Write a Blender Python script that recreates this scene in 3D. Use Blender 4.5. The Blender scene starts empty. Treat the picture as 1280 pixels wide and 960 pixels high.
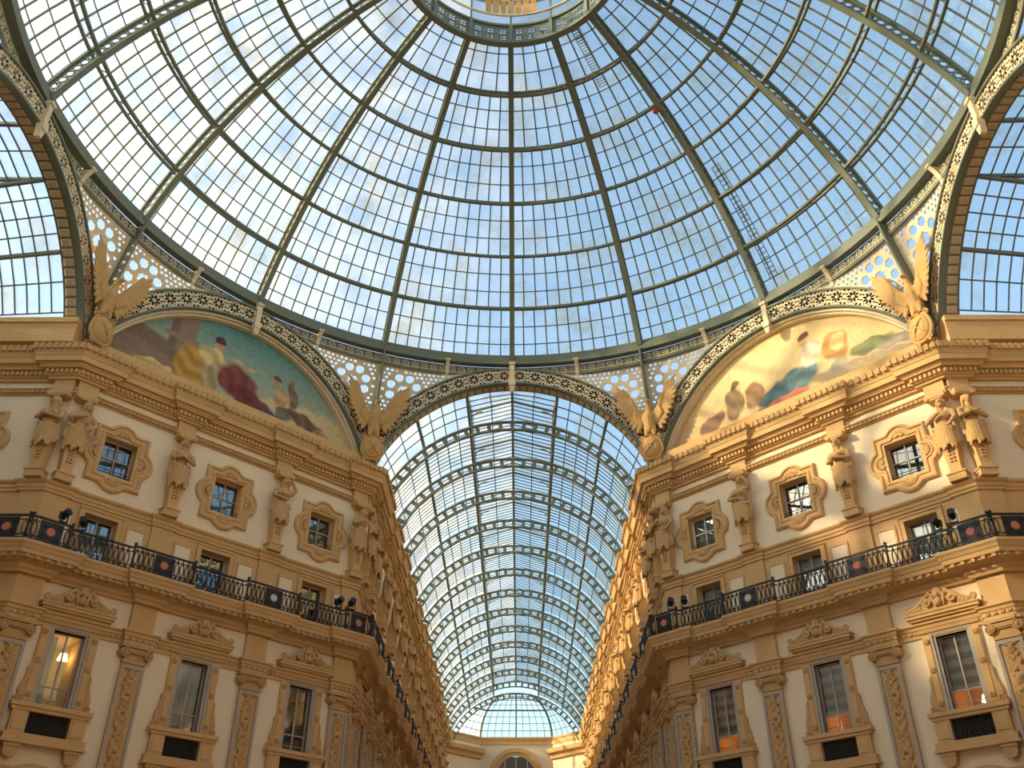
import bpy, bmesh, math, random
import numpy as np
from mathutils import Matrix, Vector
from mathutils.geometry import delaunay_2d_cdt

random.seed(7)
SC = bpy.context.scene
COL = SC.collection
PI = math.pi
S2 = math.sqrt(.5)

# ------------------------------------------------------------------ camera
FPX, PITCH, YAW, ROLL = 1159.86, .584, .009, .003
CAMP = Vector((.386, -24.666, 1.70))
camd = bpy.data.cameras.new('camera')
camd.sensor_width = 36.0
camd.lens = 36.0 * FPX / 1280.0
camd.clip_end = 2000
camo = bpy.data.objects.new('camera', camd)
COL.objects.link(camo)
camo.matrix_world = (Matrix.Translation(CAMP) @ Matrix.Rotation(YAW, 4, 'Z')
                     @ Matrix.Rotation(PI / 2 + PITCH, 4, 'X') @ Matrix.Rotation(ROLL, 4, 'Z'))
SC.camera = camo

# ------------------------------------------------------------------ sky, sun, exposure
SUN_EL, SUN_AZ = math.radians(21), math.radians(6)      # light travels mostly along +x
w = bpy.data.worlds.new('sky')
SC.world = w
w.use_nodes = True
nt = w.node_tree
bg = nt.nodes['Background']
sky = nt.nodes.new('ShaderNodeTexSky')
sky.sky_type = 'NISHITA'
sky.sun_disc = False
sky.sun_elevation = SUN_EL
sky.sun_rotation = math.radians(270) - SUN_AZ
sky.air_density = 1.0
sky.dust_density = 1.2
sky.ozone_density = .35
nt.links.new(sky.outputs[0], bg.inputs[0])
bg.inputs[1].default_value = 0.39
sund = bpy.data.lights.new('sun', 'SUN')
sund.energy = 7.2
sund.angle = math.radians(1.5)
sund.color = (1.0, .78, .5)
suno = bpy.data.objects.new('sun', sund)
COL.objects.link(suno)
suno.location = (-60, -10, 60)
sdir = Vector((math.cos(SUN_EL) * math.cos(SUN_AZ), math.cos(SUN_EL) * math.sin(SUN_AZ), -math.sin(SUN_EL)))
suno.rotation_euler = sdir.to_track_quat('-Z', 'Y').to_euler()
SC.view_settings.view_transform = 'Standard'
SC.view_settings.look = 'None'
SC.view_settings.gamma = 1
SC.view_settings.exposure = 0.33
SC.view_settings.use_curve_mapping = False


# ------------------------------------------------------------------ materials
def srgb(r, g, b):
    f = lambda c: c / 12.92 if c <= .04045 else ((c + .055) / 1.055) ** 2.4
    return (f(r / 255), f(g / 255), f(b / 255), 1)


MATS = {}


def mat(name, col, rough=.8, metal=0., var=.12, scale=1.5, bump=.0, bscale=20., spec=.3, emit=None, estr=0.):
    m = bpy.data.materials.new(name)
    m.use_nodes = True
    n = m.node_tree.nodes
    l = m.node_tree.links
    b = n['Principled BSDF']
    b.inputs['Roughness'].default_value = rough
    b.inputs['Metallic'].default_value = metal
    b.inputs['Specular IOR Level'].default_value = spec
    tc = n.new('ShaderNodeTexCoord')
    if var > 0:
        ns = n.new('ShaderNodeTexNoise')
        ns.inputs['Scale'].default_value = scale
        ns.inputs['Detail'].default_value = 6
        ns.inputs['Roughness'].default_value = .65
        l.new(tc.outputs['Object'], ns.inputs['Vector'])
        mx = n.new('ShaderNodeMix')
        mx.data_type = 'RGBA'
        mx.inputs[6].default_value = tuple(c * (1 - var) for c in col[:3]) + (1,)
        mx.inputs[7].default_value = tuple(min(1, c * (1 + var)) for c in col[:3]) + (1,)
        l.new(ns.outputs[0], mx.inputs[0])
        l.new(mx.outputs[2], b.inputs['Base Color'])
    else:
        b.inputs['Base Color'].default_value = col
    if bump > 0:
        nb = n.new('ShaderNodeTexNoise')
        nb.inputs['Scale'].default_value = bscale
        nb.inputs['Detail'].default_value = 5
        l.new(tc.outputs['Object'], nb.inputs['Vector'])
        bp = n.new('ShaderNodeBump')
        bp.inputs['Strength'].default_value = bump
        bp.inputs['Distance'].default_value = .05
        l.new(nb.outputs[0], bp.inputs['Height'])
        l.new(bp.outputs[0], b.inputs['Normal'])
    if emit:
        b.inputs['Emission Color'].default_value = emit
        b.inputs['Emission Strength'].default_value = estr
    MATS[name] = m
    return m


def glassmat(name, tint, milky, mcol, gl=.08, rough=.03, fk=1., stain=None):
    """thin pane: clear part, a milky dusty part and a mirror-like gloss part"""
    m = bpy.data.materials.new(name)
    m.use_nodes = True
    n = m.node_tree.nodes
    l = m.node_tree.links
    n.remove(n['Principled BSDF'])
    out = n['Material Output']
    tr = n.new('ShaderNodeBsdfTransparent')
    tr.inputs[0].default_value = tint
    tl = n.new('ShaderNodeBsdfTranslucent')
    tl.inputs[0].default_value = mcol
    gs = n.new('ShaderNodeBsdfGlossy')
    gs.inputs['Roughness'].default_value = rough
    tc = n.new('ShaderNodeTexCoord')
    ns = n.new('ShaderNodeTexNoise')
    ns.inputs['Scale'].default_value = .55
    ns.inputs['Detail'].default_value = 5
    l.new(tc.outputs['Object'], ns.inputs['Vector'])
    if stain:
        n2 = n.new('ShaderNodeTexNoise')
        n2.inputs['Scale'].default_value = .42
        n2.inputs['Detail'].default_value = 7
        n2.inputs['Roughness'].default_value = .7
        l.new(tc.outputs['Object'], n2.inputs['Vector'])
        rg = n.new('ShaderNodeMapRange')
        rg.inputs[1].default_value = .5
        rg.inputs[2].default_value = .72
        l.new(n2.outputs[0], rg.inputs[0])
        mc = n.new('ShaderNodeMix')
        mc.data_type = 'RGBA'
        mc.inputs[6].default_value = tint
        mc.inputs[7].default_value = stain
        l.new(rg.outputs[0], mc.inputs[0])
        l.new(mc.outputs[2], tr.inputs[0])
    mr = n.new('ShaderNodeMapRange')
    mr.inputs[1].default_value = .3
    mr.inputs[2].default_value = .75
    mr.inputs[3].default_value = milky * .35
    mr.inputs[4].default_value = milky * 1.7
    l.new(ns.outputs[0], mr.inputs[0])
    m1 = n.new('ShaderNodeMixShader')
    l.new(mr.outputs[0], m1.inputs[0])
    l.new(tr.outputs[0], m1.inputs[1])
    l.new(tl.outputs[0], m1.inputs[2])
    fr = n.new('ShaderNodeFresnel')
    fr.inputs[0].default_value = 1.45
    mm = n.new('ShaderNodeMath')
    mm.operation = 'MULTIPLY_ADD'
    mm.inputs[1].default_value = fk
    mm.inputs[2].default_value = gl
    l.new(fr.outputs[0], mm.inputs[0])
    m2 = n.new('ShaderNodeMixShader')
    l.new(mm.outputs[0], m2.inputs[0])
    l.new(m1.outputs[0], m2.inputs[1])
    l.new(gs.outputs[0], m2.inputs[2])
    l.new(m2.outputs[0], out.inputs[0])
    MATS[name] = m


mat('stone', srgb(208, 168, 116), .85, var=.16, scale=1.2, bump=.25, bscale=9)
mat('stone_carved', srgb(196, 156, 106), .85, var=.22, scale=5, bump=.3, bscale=14)
mat('stucco', srgb(236, 216, 184), .9, var=.06, scale=.8, bump=.1, bscale=30)
mat('grey_stone', srgb(176, 165, 152), .8, var=.1, scale=3)
mat('gilt_stone', srgb(196, 154, 98), .6, var=.2, scale=4, bump=.3, bscale=16)
mat('iron', srgb(112, 118, 106), .55, var=.12, scale=2, spec=.4)
mat('iron_dark', srgb(38, 37, 36), .5, var=.2, scale=6, spec=.4)
mat('lattice_paint', srgb(222, 205, 175), .7, var=.15, scale=3)
mat('lattice_backing', srgb(40, 40, 38), .8, var=.2, scale=3)
mat('soffit_tile', srgb(186, 166, 140), .8, var=.25, scale=4)
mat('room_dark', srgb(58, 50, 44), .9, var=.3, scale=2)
mat('curtain', srgb(190, 186, 178), .9, var=.1, scale=3)
mat('curtain_dark', srgb(104, 98, 88), .9, var=.1, scale=3)
mat('blind', srgb(214, 200, 188), .9, var=.06, scale=3)
mat('blind_band', srgb(158, 140, 130), .9, var=.06, scale=3)
mat('lamp_glow', srgb(255, 205, 120), .5, var=0, emit=srgb(255, 196, 100), estr=14.0)
mat('pale_room', srgb(190, 172, 128), .9, var=.2, scale=2.5)
mat('warm_wall', srgb(200, 150, 84), .9, var=.35, scale=2.5)
mat('medallion_red', srgb(196, 120, 96), .7, var=.1, scale=5)
mat('medallion_white', srgb(205, 200, 190), .7, var=.1, scale=5)
mat('red_paint', srgb(190, 40, 40), .5, var=.05)
mat('floor_marble', srgb(205, 188, 165), .35, var=.15, scale=.5, spec=.4)
mat('white_paint', srgb(225, 220, 212), .6, var=.05)
glassmat('roof_glass', (.905, .95, .92, 1), .085, (.95, .92, .85, 1), gl=.01, fk=.08, stain=(.88, .8, .64, 1))
glassmat('window_glass', (.86, .88, .88, 1), .02, (.6, .6, .6, 1), gl=.1, rough=.015)


# ------------------------------------------------------------------ mesh helpers
class MB:
    def __init__(s):
        s.v = []
        s.f = []
        s.m = []

    def add(s, vs, fs, mi=0):
        o = len(s.v)
        s.v += [tuple(v) for v in vs]
        s.f += [tuple(i + o for i in f) for f in fs]
        s.m += [mi] * len(fs)
        return s

    def box(s, u0, u1, d0, d1, z0, z1, mi=0):
        """u along the wall, d out of the wall toward the room (y = -d)"""
        vs = [(u, -d, z) for z in (z0, z1) for d in (d0, d1) for u in (u0, u1)]
        return s.add(vs, [(0, 1, 3, 2), (4, 6, 7, 5), (0, 4, 5, 1), (2, 3, 7, 6), (0, 2, 6, 4), (1, 5, 7, 3)], mi)

    def hexa(s, a, b, mi=0):
        """two quads (4 points each) joined to a solid"""
        return s.add(list(a) + list(b), [(3, 2, 1, 0), (4, 5, 6, 7), (0, 1, 5, 4), (1, 2, 6, 5), (2, 3, 7, 6), (3, 0, 4, 7)], mi)

    def bar(s, p, q, w_, h_, up=(0, 0, 1), mi=0):
        p, q = Vector(p), Vector(q)
        t = (q - p).normalized()
        n = t.cross(Vector(up))
        n = n.normalized() if n.length > 1e-6 else Vector((1, 0, 0))
        k = n.cross(t)
        n *= w_ / 2
        k *= h_ / 2
        return s.hexa([p - n - k, p + n - k, p + n + k, p - n + k], [q - n - k, q + n - k, q + n + k, q - n + k], mi)

    def ribbon(s, pts, ws, hs, mi=0, closed=False):
        """swept rectangle: pts centre line, ws half-width vectors, hs half-height vectors"""
        n = len(pts)
        vs = []
        for p, a, b in zip(pts, ws, hs):
            p, a, b = Vector(p), Vector(a), Vector(b)
            vs += [p - a - b, p + a - b, p + a + b, p - a + b]
        fs = []
        for i in range(n if closed else n - 1):
            j = (i + 1) % n
            for k in range(4):
                l_ = (k + 1) % 4
                fs.append((4 * i + k, 4 * i + l_, 4 * j + l_, 4 * j + k))
        if not closed:
            fs += [(3, 2, 1, 0), tuple(4 * (n - 1) + k for k in range(4))]
        return s.add(vs, fs, mi)

    def tube(s, pts, r, n=6, mi=0, closed=False):
        pts = [Vector(p) for p in pts]
        N = len(pts)
        vs = []
        for i, p in enumerate(pts):
            a = pts[(i - 1) % N] if (closed or i > 0) else p
            b = pts[(i + 1) % N] if (closed or i < N - 1) else p
            t = (b - a).normalized()
            x = t.orthogonal().normalized() if abs(t.y) > .9 else t.cross(Vector((0, 1, 0))).normalized()
            y = t.cross(x)
            rr = r[i] if isinstance(r, (list, tuple)) else r
            vs += [p + x * rr * math.cos(2 * PI * k / n) + y * rr * math.sin(2 * PI * k / n) for k in range(n)]
        fs = []
        for i in range(N if closed else N - 1):
            j = (i + 1) % N
            for k in range(n):
                l_ = (k + 1) % n
                fs.append((i * n + k, i * n + l_, j * n + l_, j * n + k))
        if not closed:
            fs += [tuple(range(n))[::-1], tuple((N - 1) * n + k for k in range(n))]
        return s.add(vs, fs, mi)

    def disc(s, u, d0, d1, z, r, n=14, mi=0, dome=0.):
        a = [(u + r * math.cos(2 * PI * k / n), -d0, z + r * math.sin(2 * PI * k / n)) for k in range(n)]
        b = [(u + r * .85 * math.cos(2 * PI * k / n), -d1, z + r * .85 * math.sin(2 * PI * k / n)) for k in range(n)]
        fs = [(k, (k + 1) % n, n + (k + 1) % n, n + k) for k in range(n)]
        c = [(u, -d1 - dome, z)]
        fs += [(n + k, n + (k + 1) % n, 2 * n) for k in range(n)]
        return s.add(a + b + c, fs, mi)

    def prism(s, poly, d0, d1, mi=0):
        """polygon in (u, z) extruded from d0 to d1"""
        n = len(poly)
        vs = [(u, -d0, z) for u, z in poly] + [(u, -d1, z) for u, z in poly]
        fs = [(k, (k + 1) % n, n + (k + 1) % n, n + k) for k in range(n)] + [tuple(range(n)), tuple(range(2 * n - 1, n - 1, -1))]
        return s.add(vs, fs, mi)

    def mesh(s, name, mats, smooth=False):
        me = bpy.data.meshes.new(name)
        me.from_pydata(s.v, [], s.f)
        for m in ([mats] if isinstance(mats, str) else mats):
            me.materials.append(MATS[m])
        if len(me.materials) > 1:
            me.polygons.foreach_set('material_index', s.m)
        bm = bmesh.new()
        bm.from_mesh(me)
        bmesh.ops.recalc_face_normals(bm, faces=bm.faces)
        bm.to_mesh(me)
        bm.free()
        if smooth:
            me.polygons.foreach_set('use_smooth', [True] * len(me.polygons))
        return me


def link(name, me, parent=None, M=None):
    o = bpy.data.objects.new(name, me)
    COL.objects.link(o)
    if parent:
        o.parent = parent
    if M is not None:
        o.matrix_local = M
    return o


def tag(o, label, cat, group=None, kind=None):
    o['label'] = label
    o['category'] = cat
    if group:
        o['group'] = group
    if kind:
        o['kind'] = kind
    return o


def place(name, parts, M, label, cat, group=None, kind=None):
    """parts: (name, mesh, [(sub name, mesh), ...][, part label]); one Empty parents them"""
    r = link(name, None, None, M)
    r.empty_display_size = .3
    tag(r, label, cat, group, kind)
    for p in parts:
        o = link(p[0], p[1], r)
        for q in (p[2] if len(p) > 2 else []):
            link(q[0], q[1], o)
    return r


def plate(outer, holes, mapf, thick, nrm, mats, name, extra=()):
    """perforated plate: polygon with holes, mapped to 3D by mapf(x, y), with thickness along nrm(x, y)"""
    vs, es = [], []
    for poly in [outer] + list(holes):
        o = len(vs)
        vs += [Vector(p) for p in poly]
        es += [(o + k, o + (k + 1) % len(poly)) for k in range(len(poly))]
    vs += [Vector(p) for p in extra]
    r = delaunay_2d_cdt(vs, es, [], 0, 1e-5)
    P, T = r[0], r[2]

    def inside(poly, x, y):
        c = False
        j = len(poly) - 1
        for i in range(len(poly)):
            xi, yi = poly[i]
            xj, yj = poly[j]
            if (yi > y) != (yj > y) and x < (xj - xi) * (y - yi) / (yj - yi) + xi:
                c = not c
            j = i
        return c
    bbs = [(min(p[0] for p in h), max(p[0] for p in h), min(p[1] for p in h), max(p[1] for p in h)) for h in holes]
    keep = []
    for t in T:
        x = sum(P[i][0] for i in t) / 3
        y = sum(P[i][1] for i in t) / 3
        if not inside(outer, x, y):
            continue
        if any(b[0] < x < b[1] and b[2] < y < b[3] and inside(h, x, y) for h, b in zip(holes, bbs)):
            continue
        keep.append(t)
    N = len(P)
    v3 = [Vector(mapf(p[0], p[1])) for p in P]
    n3 = [Vector(nrm(p[0], p[1])) * thick for p in P]
    mb = MB()
    cnt = {}
    for t in keep:
        for k in range(3):
            e = (t[k], t[(k + 1) % 3])
            if (e[1], e[0]) in cnt:
                del cnt[(e[1], e[0])]
            else:
                cnt[e] = 1
    fs = [tuple(t) for t in keep] + [tuple(i + N for i in reversed(t)) for t in keep]
    fs += [(a, a + N, b + N, b) for a, b in cnt]
    mb.add(v3 + [a + b for a, b in zip(v3, n3)], fs)
    return mb.mesh(name, mats)


def circ(x, y, r, n=10, ry=None, rot=0., ph=0.):
    ry = ry or r
    c, s_ = math.cos(rot), math.sin(rot)
    o = []
    for k in range(n):
        a = 2 * PI * (k + ph) / n
        p, q = r * math.cos(a), ry * math.sin(a)
        o.append((x + p * c - q * s_, y + p * s_ + q * c))
    return o


# organic shapes: primitives fused by a voxel remesh into one continuous surface
def blob(name, prims, vox, mats, smooth=3):
    bm = bmesh.new()
    for pr in prims:
        if pr[0] == 'e':        # ellipsoid centre, radii, optional rotation matrix
            c, r = pr[1], pr[2]
            M = Matrix.Translation(c) @ (pr[3] if len(pr) > 3 else Matrix.Identity(4)) @ Matrix.Diagonal((*r, 1))
            bmesh.ops.create_icosphere(bm, subdivisions=2, radius=1, matrix=M)
        elif pr[0] == 'c':      # tapered capsule p, q, r1, r2
            p, q = Vector(pr[1]), Vector(pr[2])
            d = q - p
            M = Matrix.Translation((p + q) / 2) @ d.to_track_quat('Z', 'Y').to_matrix().to_4x4()
            bmesh.ops.create_cone(bm, cap_ends=True, segments=10, radius1=pr[3], radius2=pr[4], depth=d.length, matrix=M)
            for a, r in ((p, pr[3]), (q, pr[4])):
                bmesh.ops.create_icosphere(bm, subdivisions=1, radius=r, matrix=Matrix.Translation(a))
        elif pr[0] == 'f':      # flat feather / leaf from p to q, half width, thickness, plane normal
            p, q = Vector(pr[1]), Vector(pr[2])
            z = (q - p)
            L = z.length / 2
            z.normalize()
            y = Vector(pr[5])
            y = (y - z * y.dot(z)).normalized()
            x = y.cross(z)
            R = Matrix((x, y, z)).transposed().to_4x4()
            bmesh.ops.create_icosphere(bm, subdivisions=2, radius=1, matrix=Matrix.Translation((p + q) / 2) @ R @ Matrix.Diagonal((pr[3], pr[4], L, 1)))
        elif pr[0] == 'b':      # box
            c, r = pr[1], pr[2]
            bmesh.ops.create_cube(bm, size=2, matrix=Matrix.Translation(c) @ Matrix.Diagonal((*r, 1)))
    me0 = bpy.data.meshes.new('tmp')
    bm.to_mesh(me0)
    bm.free()
    o = bpy.data.objects.new('tmp', me0)
    COL.objects.link(o)
    md = o.modifiers.new('r', 'REMESH')
    md.mode = 'VOXEL'
    md.voxel_size = vox
    if smooth:
        ms = o.modifiers.new('s', 'SMOOTH')
        ms.iterations = smooth
        ms.factor = .5
    dg = bpy.context.evaluated_depsgraph_get()
    me = bpy.data.meshes.new_from_object(o.evaluated_get(dg))
    me.name = name
    bpy.data.objects.remove(o)
    me.materials.clear()
    me.materials.append(MATS[mats])
    me.polygons.foreach_set('use_smooth', [True] * len(me.polygons))
    return me


def spiral(cx, cz, r0, turns, start, sgn, d, n=22, r1=.02):
    o = []
    for k in range(n):
        f = k / (n - 1)
        a = start + sgn * turns * 2 * PI * f
        r = r0 * (1 - f) + r1 * f
        o.append((cx + r * math.cos(a), -d, cz + r * math.sin(a)))
    return o


def RZ(deg, x, y, z=0.):
    return Matrix.Translation((x, y, z)) @ Matrix.Rotation(math.radians(deg), 4, 'Z')


# ------------------------------------------------------------------ plan of the place
RI = 18.0                     # octagon wall plane
HC = RI * math.tan(PI / 8)    # half side 7.456
BAY = 5.08
GB = 4.35                     # gallery bay
GY0 = 20.66                   # first gallery truss
YE = 77.3                     # gallery end
ARM = 17.0                    # built length of the side arms

WALLS = {}


def wall_def(key, rot, ox, oy, u0, u1, piers, wins, corners):
    WALLS[key] = dict(rot=rot, M=RZ(rot, ox, oy), u0=u0, u1=u1, piers=piers, wins=wins, corners=corners)


gal_p = [GY0 - 18 + GB * k for k in range(13)]
gal_w = [GY0 - 18 + GB * (k + .5) for k in range(13)]
wall_def('left', 45, -RI * S2, RI * S2, -HC, HC, [-BAY / 2, BAY / 2], [-BAY, 0, BAY], [-HC, HC])
wall_def('right', -45, RI * S2, RI * S2, -HC, HC, [-BAY / 2, BAY / 2], [-BAY, 0, BAY], [-HC, HC])
wall_def('gallery_left', 90, -HC, RI, 0, YE - RI, gal_p, gal_w, [0])
wall_def('gallery_right', -90, HC, RI, -(YE - RI), 0, [-p for p in gal_p], [-p for p in gal_w], [0])
wall_def('side_left', 0, -RI, HC, -ARM, 0, [-6.1, -10.8, -15.5], [-3.55, -8.45, -13.15], [0])
wall_def('side_right', 0, RI, HC, 0, ARM, [6.1, 10.8, 15.5], [3.55, 8.45, 13.15], [0])
CORNER_W = .95

# window hole rectangles (half width, z0, z1)
OCT = (.70, 19.50, 21.15)
ATT = (.68, 15.62, 17.65)
LOW = (.58, 10.25, 12.95)


def wall_sheet(wd, name, label):
    holes = []
    for c in wd['wins']:
        for hw, a, b in (OCT, ATT, LOW):
            holes.append((c - hw, c + hw, a, b))
    us = sorted(set([wd['u0'], wd['u1']] + [h[0] for h in holes] + [h[1] for h in holes]))
    zs = sorted(set([0, 8.2, 13.0, 13.54, 14.9, 15.6, 18.0, 22.4, 22.65, 23.1, 25.3] + [h[2] for h in holes] + [h[3] for h in holes]))
    mb = MB()
    for i in range(len(us) - 1):
        for j in range(len(zs) - 1):
            uc, zc = (us[i] + us[i + 1]) / 2, (zs[j] + zs[j + 1]) / 2
            if any(h[0] < uc < h[1] and h[2] < zc < h[3] for h in holes):
                continue
            mi = 1 if (zc < 8.2 or 13.0 < zc < 13.54 or 14.9 < zc < 18.0 or zc > 23.1) else 0
            mb.add([(us[i], 0, zs[j]), (us[i + 1], 0, zs[j]), (us[i + 1], 0, zs[j + 1]), (us[i], 0, zs[j + 1])], [(0, 1, 2, 3)], mi)
    for h in holes:     # reveals
        a, b, c, d = h
        for p, q in (((a, c), (b, c)), ((b, c), (b, d)), ((b, d), (a, d)), ((a, d), (a, c))):
            mb.add([(p[0], 0, p[1]), (q[0], 0, q[1]), (q[0], .45, q[1]), (p[0], .45, p[1])], [(0, 1, 2, 3)], 1)
    me = mb.mesh(name, ['stucco', 'stone'])
    o = link(name, me, None, wd['M'])
    tag(o, label, 'wall', kind='structure')
    return o


WO = {}
WO['left'] = wall_sheet(WALLS['left'], 'wall_left', 'cream and ochre palace wall beneath the teal-sky mural')
WO['right'] = wall_sheet(WALLS['right'], 'wall_right', 'cream and ochre palace wall beneath the golden-sky mural')
WO['gallery_left'] = wall_sheet(WALLS['gallery_left'], 'wall_gallery_left', 'shaded long gallery wall running on from the teal-sky mural')
WO['gallery_right'] = wall_sheet(WALLS['gallery_right'], 'wall_gallery_right', 'sunlit long gallery wall running on from the golden-sky mural')
WO['side_left'] = wall_sheet(WALLS['side_left'], 'wall_side_left', 'wall of the side arm next to the teal-sky mural')
WO['side_right'] = wall_sheet(WALLS['side_right'], 'wall_side_right', 'wall of the side arm next to the golden-sky mural')

# floor
mb = MB()
mb.box(-36, 36, 57, -82, -.3, 0)
tag(link('floor', mb.mesh('floor', 'floor_marble')), 'pale polished marble floor of the crossing and galleries', 'floor', kind='structure')


# plain walls behind the viewpoint close the crossing
for nm, pts_, zt_, lab in (('wall_back_left', [(-RI, -HC), (-HC, -RI)], 30.5, 'plain wall of the crossing opposite the golden-sky mural'),
                           ('wall_back_right', [(RI, -HC), (HC, -RI)], 30.5, 'plain wall of the crossing opposite the teal-sky mural'),
                           ('wall_sunblock_left', [(-RI - ARM, HC), (-RI - ARM, -HC)], 30.5, 'added unseen wall blocking sun across the side arm past the teal-sky mural'),  # added wall cuts the longer arm short, raised to block low sun
                           ('wall_sunblock_right', [(RI + ARM, HC), (RI + ARM, -HC)], 30.5, 'added unseen wall blocking sun across the side arm past the golden-sky mural'),  # same added closure on the opposite arm, out of view
                           ('wall_flank_left', [(-RI - ARM, -HC), (-RI, -HC)], 24.5, 'plain near wall of the side arm past the teal-sky mural'),
                           ('wall_flank_right', [(RI + ARM, -HC), (RI, -HC)], 24.5, 'plain near wall of the side arm past the golden-sky mural'),
                           ('wall_back_arm_left', [(-HC, -RI), (-HC, -56)], 24.5, 'plain wall of the arm behind, below the golden-sky side'),
                           ('wall_back_arm_right', [(HC, -RI), (HC, -56)], 24.5, 'plain wall of the arm behind, below the teal-sky side'),
                           ('wall_back', [(-HC, -56), (HC, -56)], 24.5, 'plain end wall of the arm behind')):
    mb = MB()
    for a, b in zip(pts_[:-1], pts_[1:]):
        for z0, z1, mi in ((0, 8.2, 1), (8.2, 14.9, 0), (14.9, 18, 1), (18, zt_, 0)):
            mb.add([(a[0], a[1], z0), (b[0], b[1], z0), (b[0], b[1], z1), (a[0], a[1], z1)], [(0, 1, 2, 3)], mi)
    tag(link(nm, mb.mesh(nm, ['stucco', 'stone'])), lab, 'wall', kind='structure')


# ------------------------------------------------------------------ swept mouldings that run round the corners
def chain(side, pw, brk):
    """plan polyline of the wall line with breaks (brk) at the piers; room on the right of travel"""
    C2, C1 = Vector((-RI, HC)), Vector((-HC, RI))
    segs = [(Vector((-RI - ARM, HC)), C2, [ARM + u for u in WALLS['side_left']['piers']]),
            (C2, C1, [HC + u for u in WALLS['left']['piers']]),
            (C1, Vector((-HC, YE)), list(WALLS['gallery_left']['piers']))]
    pts = []
    for i, (a, b, ps) in enumerate(segs):
        L = (b - a).length
        t = (b - a) / L
        n = Vector((t.y, -t.x))
        sp = sorted(ps)
        if i > 0:       # second half of the corner pier
            pts.append(a + t * CORNER_W + n * brk)
            pts.append(a + t * CORNER_W)
        else:
            pts.append(a)
        for s_ in sp:
            if s_ - pw / 2 < (CORNER_W + .6 if i > 0 else 0) or s_ + pw / 2 > L - .2:
                continue
            if i < 2 and s_ + pw / 2 > L - CORNER_W - .6:
                continue
            pts += [a + t * (s_ - pw / 2), a + t * (s_ - pw / 2) + n * brk, a + t * (s_ + pw / 2) + n * brk, a + t * (s_ + pw / 2)]
        if i < 2:
            pts.append(b - t * CORNER_W)
            pts.append(b - t * CORNER_W + n * brk)
            t2 = (segs[i + 1][1] - segs[i + 1][0]).normalized()
            n2 = Vector((t2.y, -t2.x))
            pts.append(b + (n + n2) / (1 + n.dot(n2)) * brk)
        else:
            pts.append(b)
    if side > 0:
        pts = [Vector((-p.x, p.y)) for p in reversed(pts)]
    return pts


def sweep(path, prof, name, mats, parent=None, smooth=False):
    n = len(path)
    nor = []
    for i in range(n - 1):
        t = (path[i + 1] - path[i]).normalized()
        nor.append(Vector((t.y, -t.x)))
    vs, fs = [], []
    m = len(prof)
    for i in range(n):
        if i == 0:
            k = nor[0]
        elif i == n - 1:
            k = nor[-1]
        else:
            k = (nor[i - 1] + nor[i]) / (1 + nor[i - 1].dot(nor[i]))
        for d, z in prof:
            vs.append((path[i].x + k.x * d, path[i].y + k.y * d, z))
    for i in range(n - 1):
        for j in range(m - 1):
            fs.append((i * m + j, (i + 1) * m + j, (i + 1) * m + j + 1, i * m + j + 1))
    mb = MB()
    mb.add(vs, fs)
    return mb.mesh(name, mats, smooth)


PROF_CORN = [(-.05, 23.02), (.14, 23.02), (.16, 23.1), (.26, 23.14), (.26, 23.40), (.44, 23.42), (.48, 23.5), (.52, 23.52), (.52, 23.58), (.66, 23.6), (.66, 23.84),
             (.69, 23.87), (.72, 23.97), (.78, 24.08), (.83, 24.2), (.83, 24.3), (.3, 24.42), (-.9, 24.5)]
PROF_FRZ = [(-.02, 22.38), (.05, 22.38), (.07, 22.44), (.14, 22.46), (.15, 22.58), (.2, 22.6), (.2, 22.66), (-.02, 22.68)]
PROF_STR = [(-.02, 17.98), (.06, 17.98), (.06, 18.1), (.1, 18.12), (.1, 18.26), (.16, 18.3), (.2, 18.36), (.2, 18.42), (-.02, 18.46)]
PROF_BALC = [(-.02, 14.62), (.12, 14.62), (.16, 14.72), (.24, 14.78), (.26, 14.92), (.42, 14.98), (.62, 15.02), (.62, 15.1), (.74, 15.12), (.76, 15.26), (.8, 15.3),
             (.84, 15.4), (.9, 15.48), (.9, 15.58), (-.02, 15.62)]
PROF_ENT = [(-.02, 13.0), (.07, 13.0), (.07, 13.12), (.1, 13.13), (.1, 13.27), (.14, 13.29), (.16, 13.4), (.24, 13.44), (.24, 13.5), (-.02, 13.54)]
PROF_BASE = [(-.02, 15.6), (.06, 15.6), (.06, 15.85), (.03, 15.9), (-.02, 15.9)]

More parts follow.
